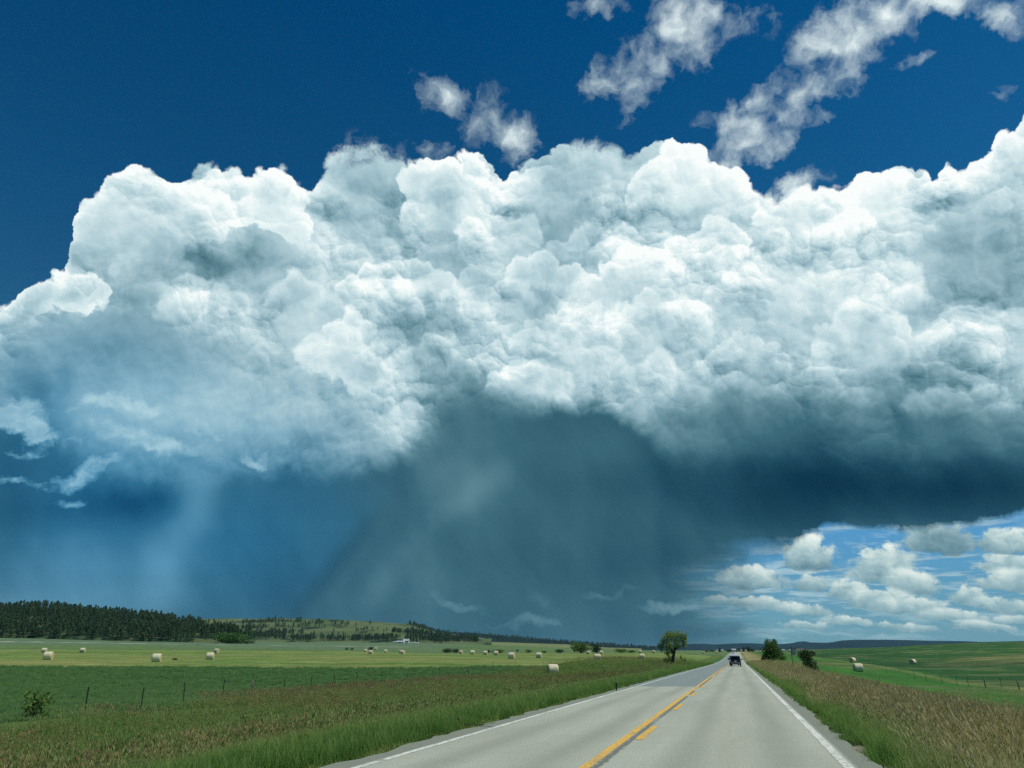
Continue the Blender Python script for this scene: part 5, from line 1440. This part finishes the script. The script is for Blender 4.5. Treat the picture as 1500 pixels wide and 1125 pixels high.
# ------------------------------------------------------------------ far farm buildings
WALL = simple('white_boards', (0.72, 0.74, 0.72), 0.7, var=0.06)
ROOFW = simple('bright_tin_roof', (0.74, 0.77, 0.78), 0.4, var=0.05)
ROOFR = simple('dull_red_roof', (0.36, 0.26, 0.23), 0.7, var=0.1)
def barn(px, py, depth, w, h, label, roofm=None, name='farm_shed', cat='farm building', turn=0.0, door=True, group=None):
    p = on_ground(px, py, depth); k = depth / FPX; W_, H_ = w * k, h * k; D_ = W_ * 0.6
    r = empty(name, tuple(p), YAW + turn); tag(r, label, cat, group)
    eave = H_ * 0.58
    def wl(bm):
        b = [bm.verts.new(q) for q in ((-W_ / 2, -D_ / 2, -1), (W_ / 2, -D_ / 2, -1), (W_ / 2, D_ / 2, -1), (-W_ / 2, D_ / 2, -1))]
        t = [bm.verts.new((v.co.x, v.co.y, eave)) for v in b]
        g0 = bm.verts.new((-W_ / 2, 0, H_ * 0.985)); g1 = bm.verts.new((W_ / 2, 0, H_ * 0.985))
        bm.faces.new((b[0], b[1], t[1], t[0])); bm.faces.new((b[2], b[3], t[3], t[2]))
        bm.faces.new((b[1], b[2], t[2], g1, t[1])); bm.faces.new((b[3], b[0], t[0], g0, t[3]))
    part('wall', r, WALL, wl)
    def rf(bm):
        o_ = 0.03 * W_
        for s in (-1, 1):
            v = [bm.verts.new(q) for q in ((-W_ / 2 - o_, s * (D_ / 2 + o_), eave - o_ * 0.5 + 0.15), (W_ / 2 + o_, s * (D_ / 2 + o_), eave - o_ * 0.5 + 0.15), (W_ / 2 + o_, 0, H_ + 0.1), (-W_ / 2 - o_, 0, H_ + 0.1))]
            bm.faces.new(v if s < 0 else v[::-1])
        bmesh.ops.solidify(bm, geom=bm.faces[:], thickness=0.12)
    part('roof', r, roofm or ROOFW, rf)
    if door:
        part('door', r, TRIM, lambda bm: quadbox(bm, -W_ * 0.12, W_ * 0.06, -D_ / 2 - 0.06, -D_ / 2 - 0.002, 0.0, eave * 0.8))
        for xx in (-0.34, 0.24):
            part('window', r, GLASS, lambda bm: quadbox(bm, W_ * xx, W_ * (xx + 0.1), -D_ / 2 - 0.05, -D_ / 2 - 0.002, eave * 0.4, eave * 0.75))
    return r
barn(594.5, 946.3, 1100, 9, 6.0, 'tallest white barn of the far farm below the plateau', door=True)
barn(586.5, 947.0, 1080, 12, 3.6, 'long low white shed in front of the tall far barn')
barn(577.5, 946.8, 1080, 4, 2.6, 'small white shed at the left end of the far farm')
barn(607, 947.3, 1090, 12, 1.6, 'low white trailer like shed right of the far tall barn', door=False)
barn(1054.5, 954.3, 1000, 9, 2.8, 'long white roofed shed left of the road end')
barn(1033.8, 954.0, 1050, 4, 1.8, 'tiny white shed far left of the road end near the lone tree')
barn(1075, 954.6, 950, 6, 4.0, 'white farmhouse straight above the end of the road', name='farmhouse', cat='house')
barn(1089, 954.4, 940, 8, 2.8, 'white shed among dark trees right of the road end')
barn(1146.5, 953.0, 800, 5, 2.6, 'white shed just right of the dense tree crown')
barn(1158.5, 953.0, 800, 4, 2.4, 'small white shed left of the tall grey sign')
barn(1172, 951.5, 800, 9, 2.6, 'low reddish roofed building right of the tall grey sign', ROOFR)

# ------------------------------------------------------------------ litter at the pavement edge
p = at(683, 1064, 1); 
def road_pt(px, py):
    d = pdir(px, py); z0 = 0.04
    for _ in range(8):
        q = np.array([0, 0, EYE]) + d * ((z0 - EYE) / d[2]); z0 = float(road_z(q[1])) - 0.006 * abs(q[0] - ROAD_C) + 0.06
    return q[0], q[1], z0
x, y, z = road_pt(697, 1063.5)
r = empty('tyre_tread', (x, y, z), -0.25); tag(r, 'shed strip of black tyre tread lying on the left shoulder', 'tyre scrap')
def tr_(bm):
    n = 14
    for k in range(n):
        t = k / (n - 1); random.seed(k)
    V = []
    for k in range(n):
        t = k / (n - 1) - 0.5; w = 0.085 * (1 - abs(t) * 0.7) * (0.8 + 0.4 * ((k * 7) % 5) / 5)
        zc = 0.015 + 0.05 * (2 * t) ** 2 + (0.09 if k == 0 else 0.0)
        V.append([bm.verts.new((t * 0.95, 0.10 * math.sin(t * 3) + s * w, zc + (0.012 if s else 0.02))) for s in (-1, 0, 1)])
    for a, b_ in zip(V, V[1:]):
        for i in range(2): bm.faces.new((a[i], a[i + 1], b_[i + 1], b_[i]))
    bmesh.ops.solidify(bm, geom=bm.faces[:], thickness=0.014)
part('tread_strip', r, RUBBER, tr_)
# ------------------------------------------------------------------ the air over the plain
hz_lo, hz_hi = -9.0, 20.0
for o in list(C.objects):
    if o.type == 'MESH' and o.get('kind') == 'structure':
        zz_ = [v[2] for v in o.bound_box]; hz_lo = min(hz_lo, min(zz_) - 1.0); hz_hi = max(hz_hi, max(zz_) + 14.0)
bm = bmesh.new(); quadbox(bm, -24000, 24000, -24000, 24000, hz_lo, hz_hi)
me = bm_mesh('haze', bm); hz = link('haze', me); hz['kind'] = 'stuff'
m = bpy.data.materials.new('thin_air'); m.use_nodes = True; nt = m.node_tree
nt.nodes.remove(nt.nodes['Principled BSDF'])
pv = nt.nodes.new('ShaderNodeVolumePrincipled')
pv.inputs['Color'].default_value = (0.36, 0.66, 0.92, 1.0); pv.inputs['Density'].default_value = 2.2e-5; pv.inputs['Anisotropy'].default_value = 0.0
nt.links.new(pv.outputs[0], nt.nodes['Material Output'].inputs['Volume'])
me.materials.append(m)
print('haze', hz_lo, hz_hi)
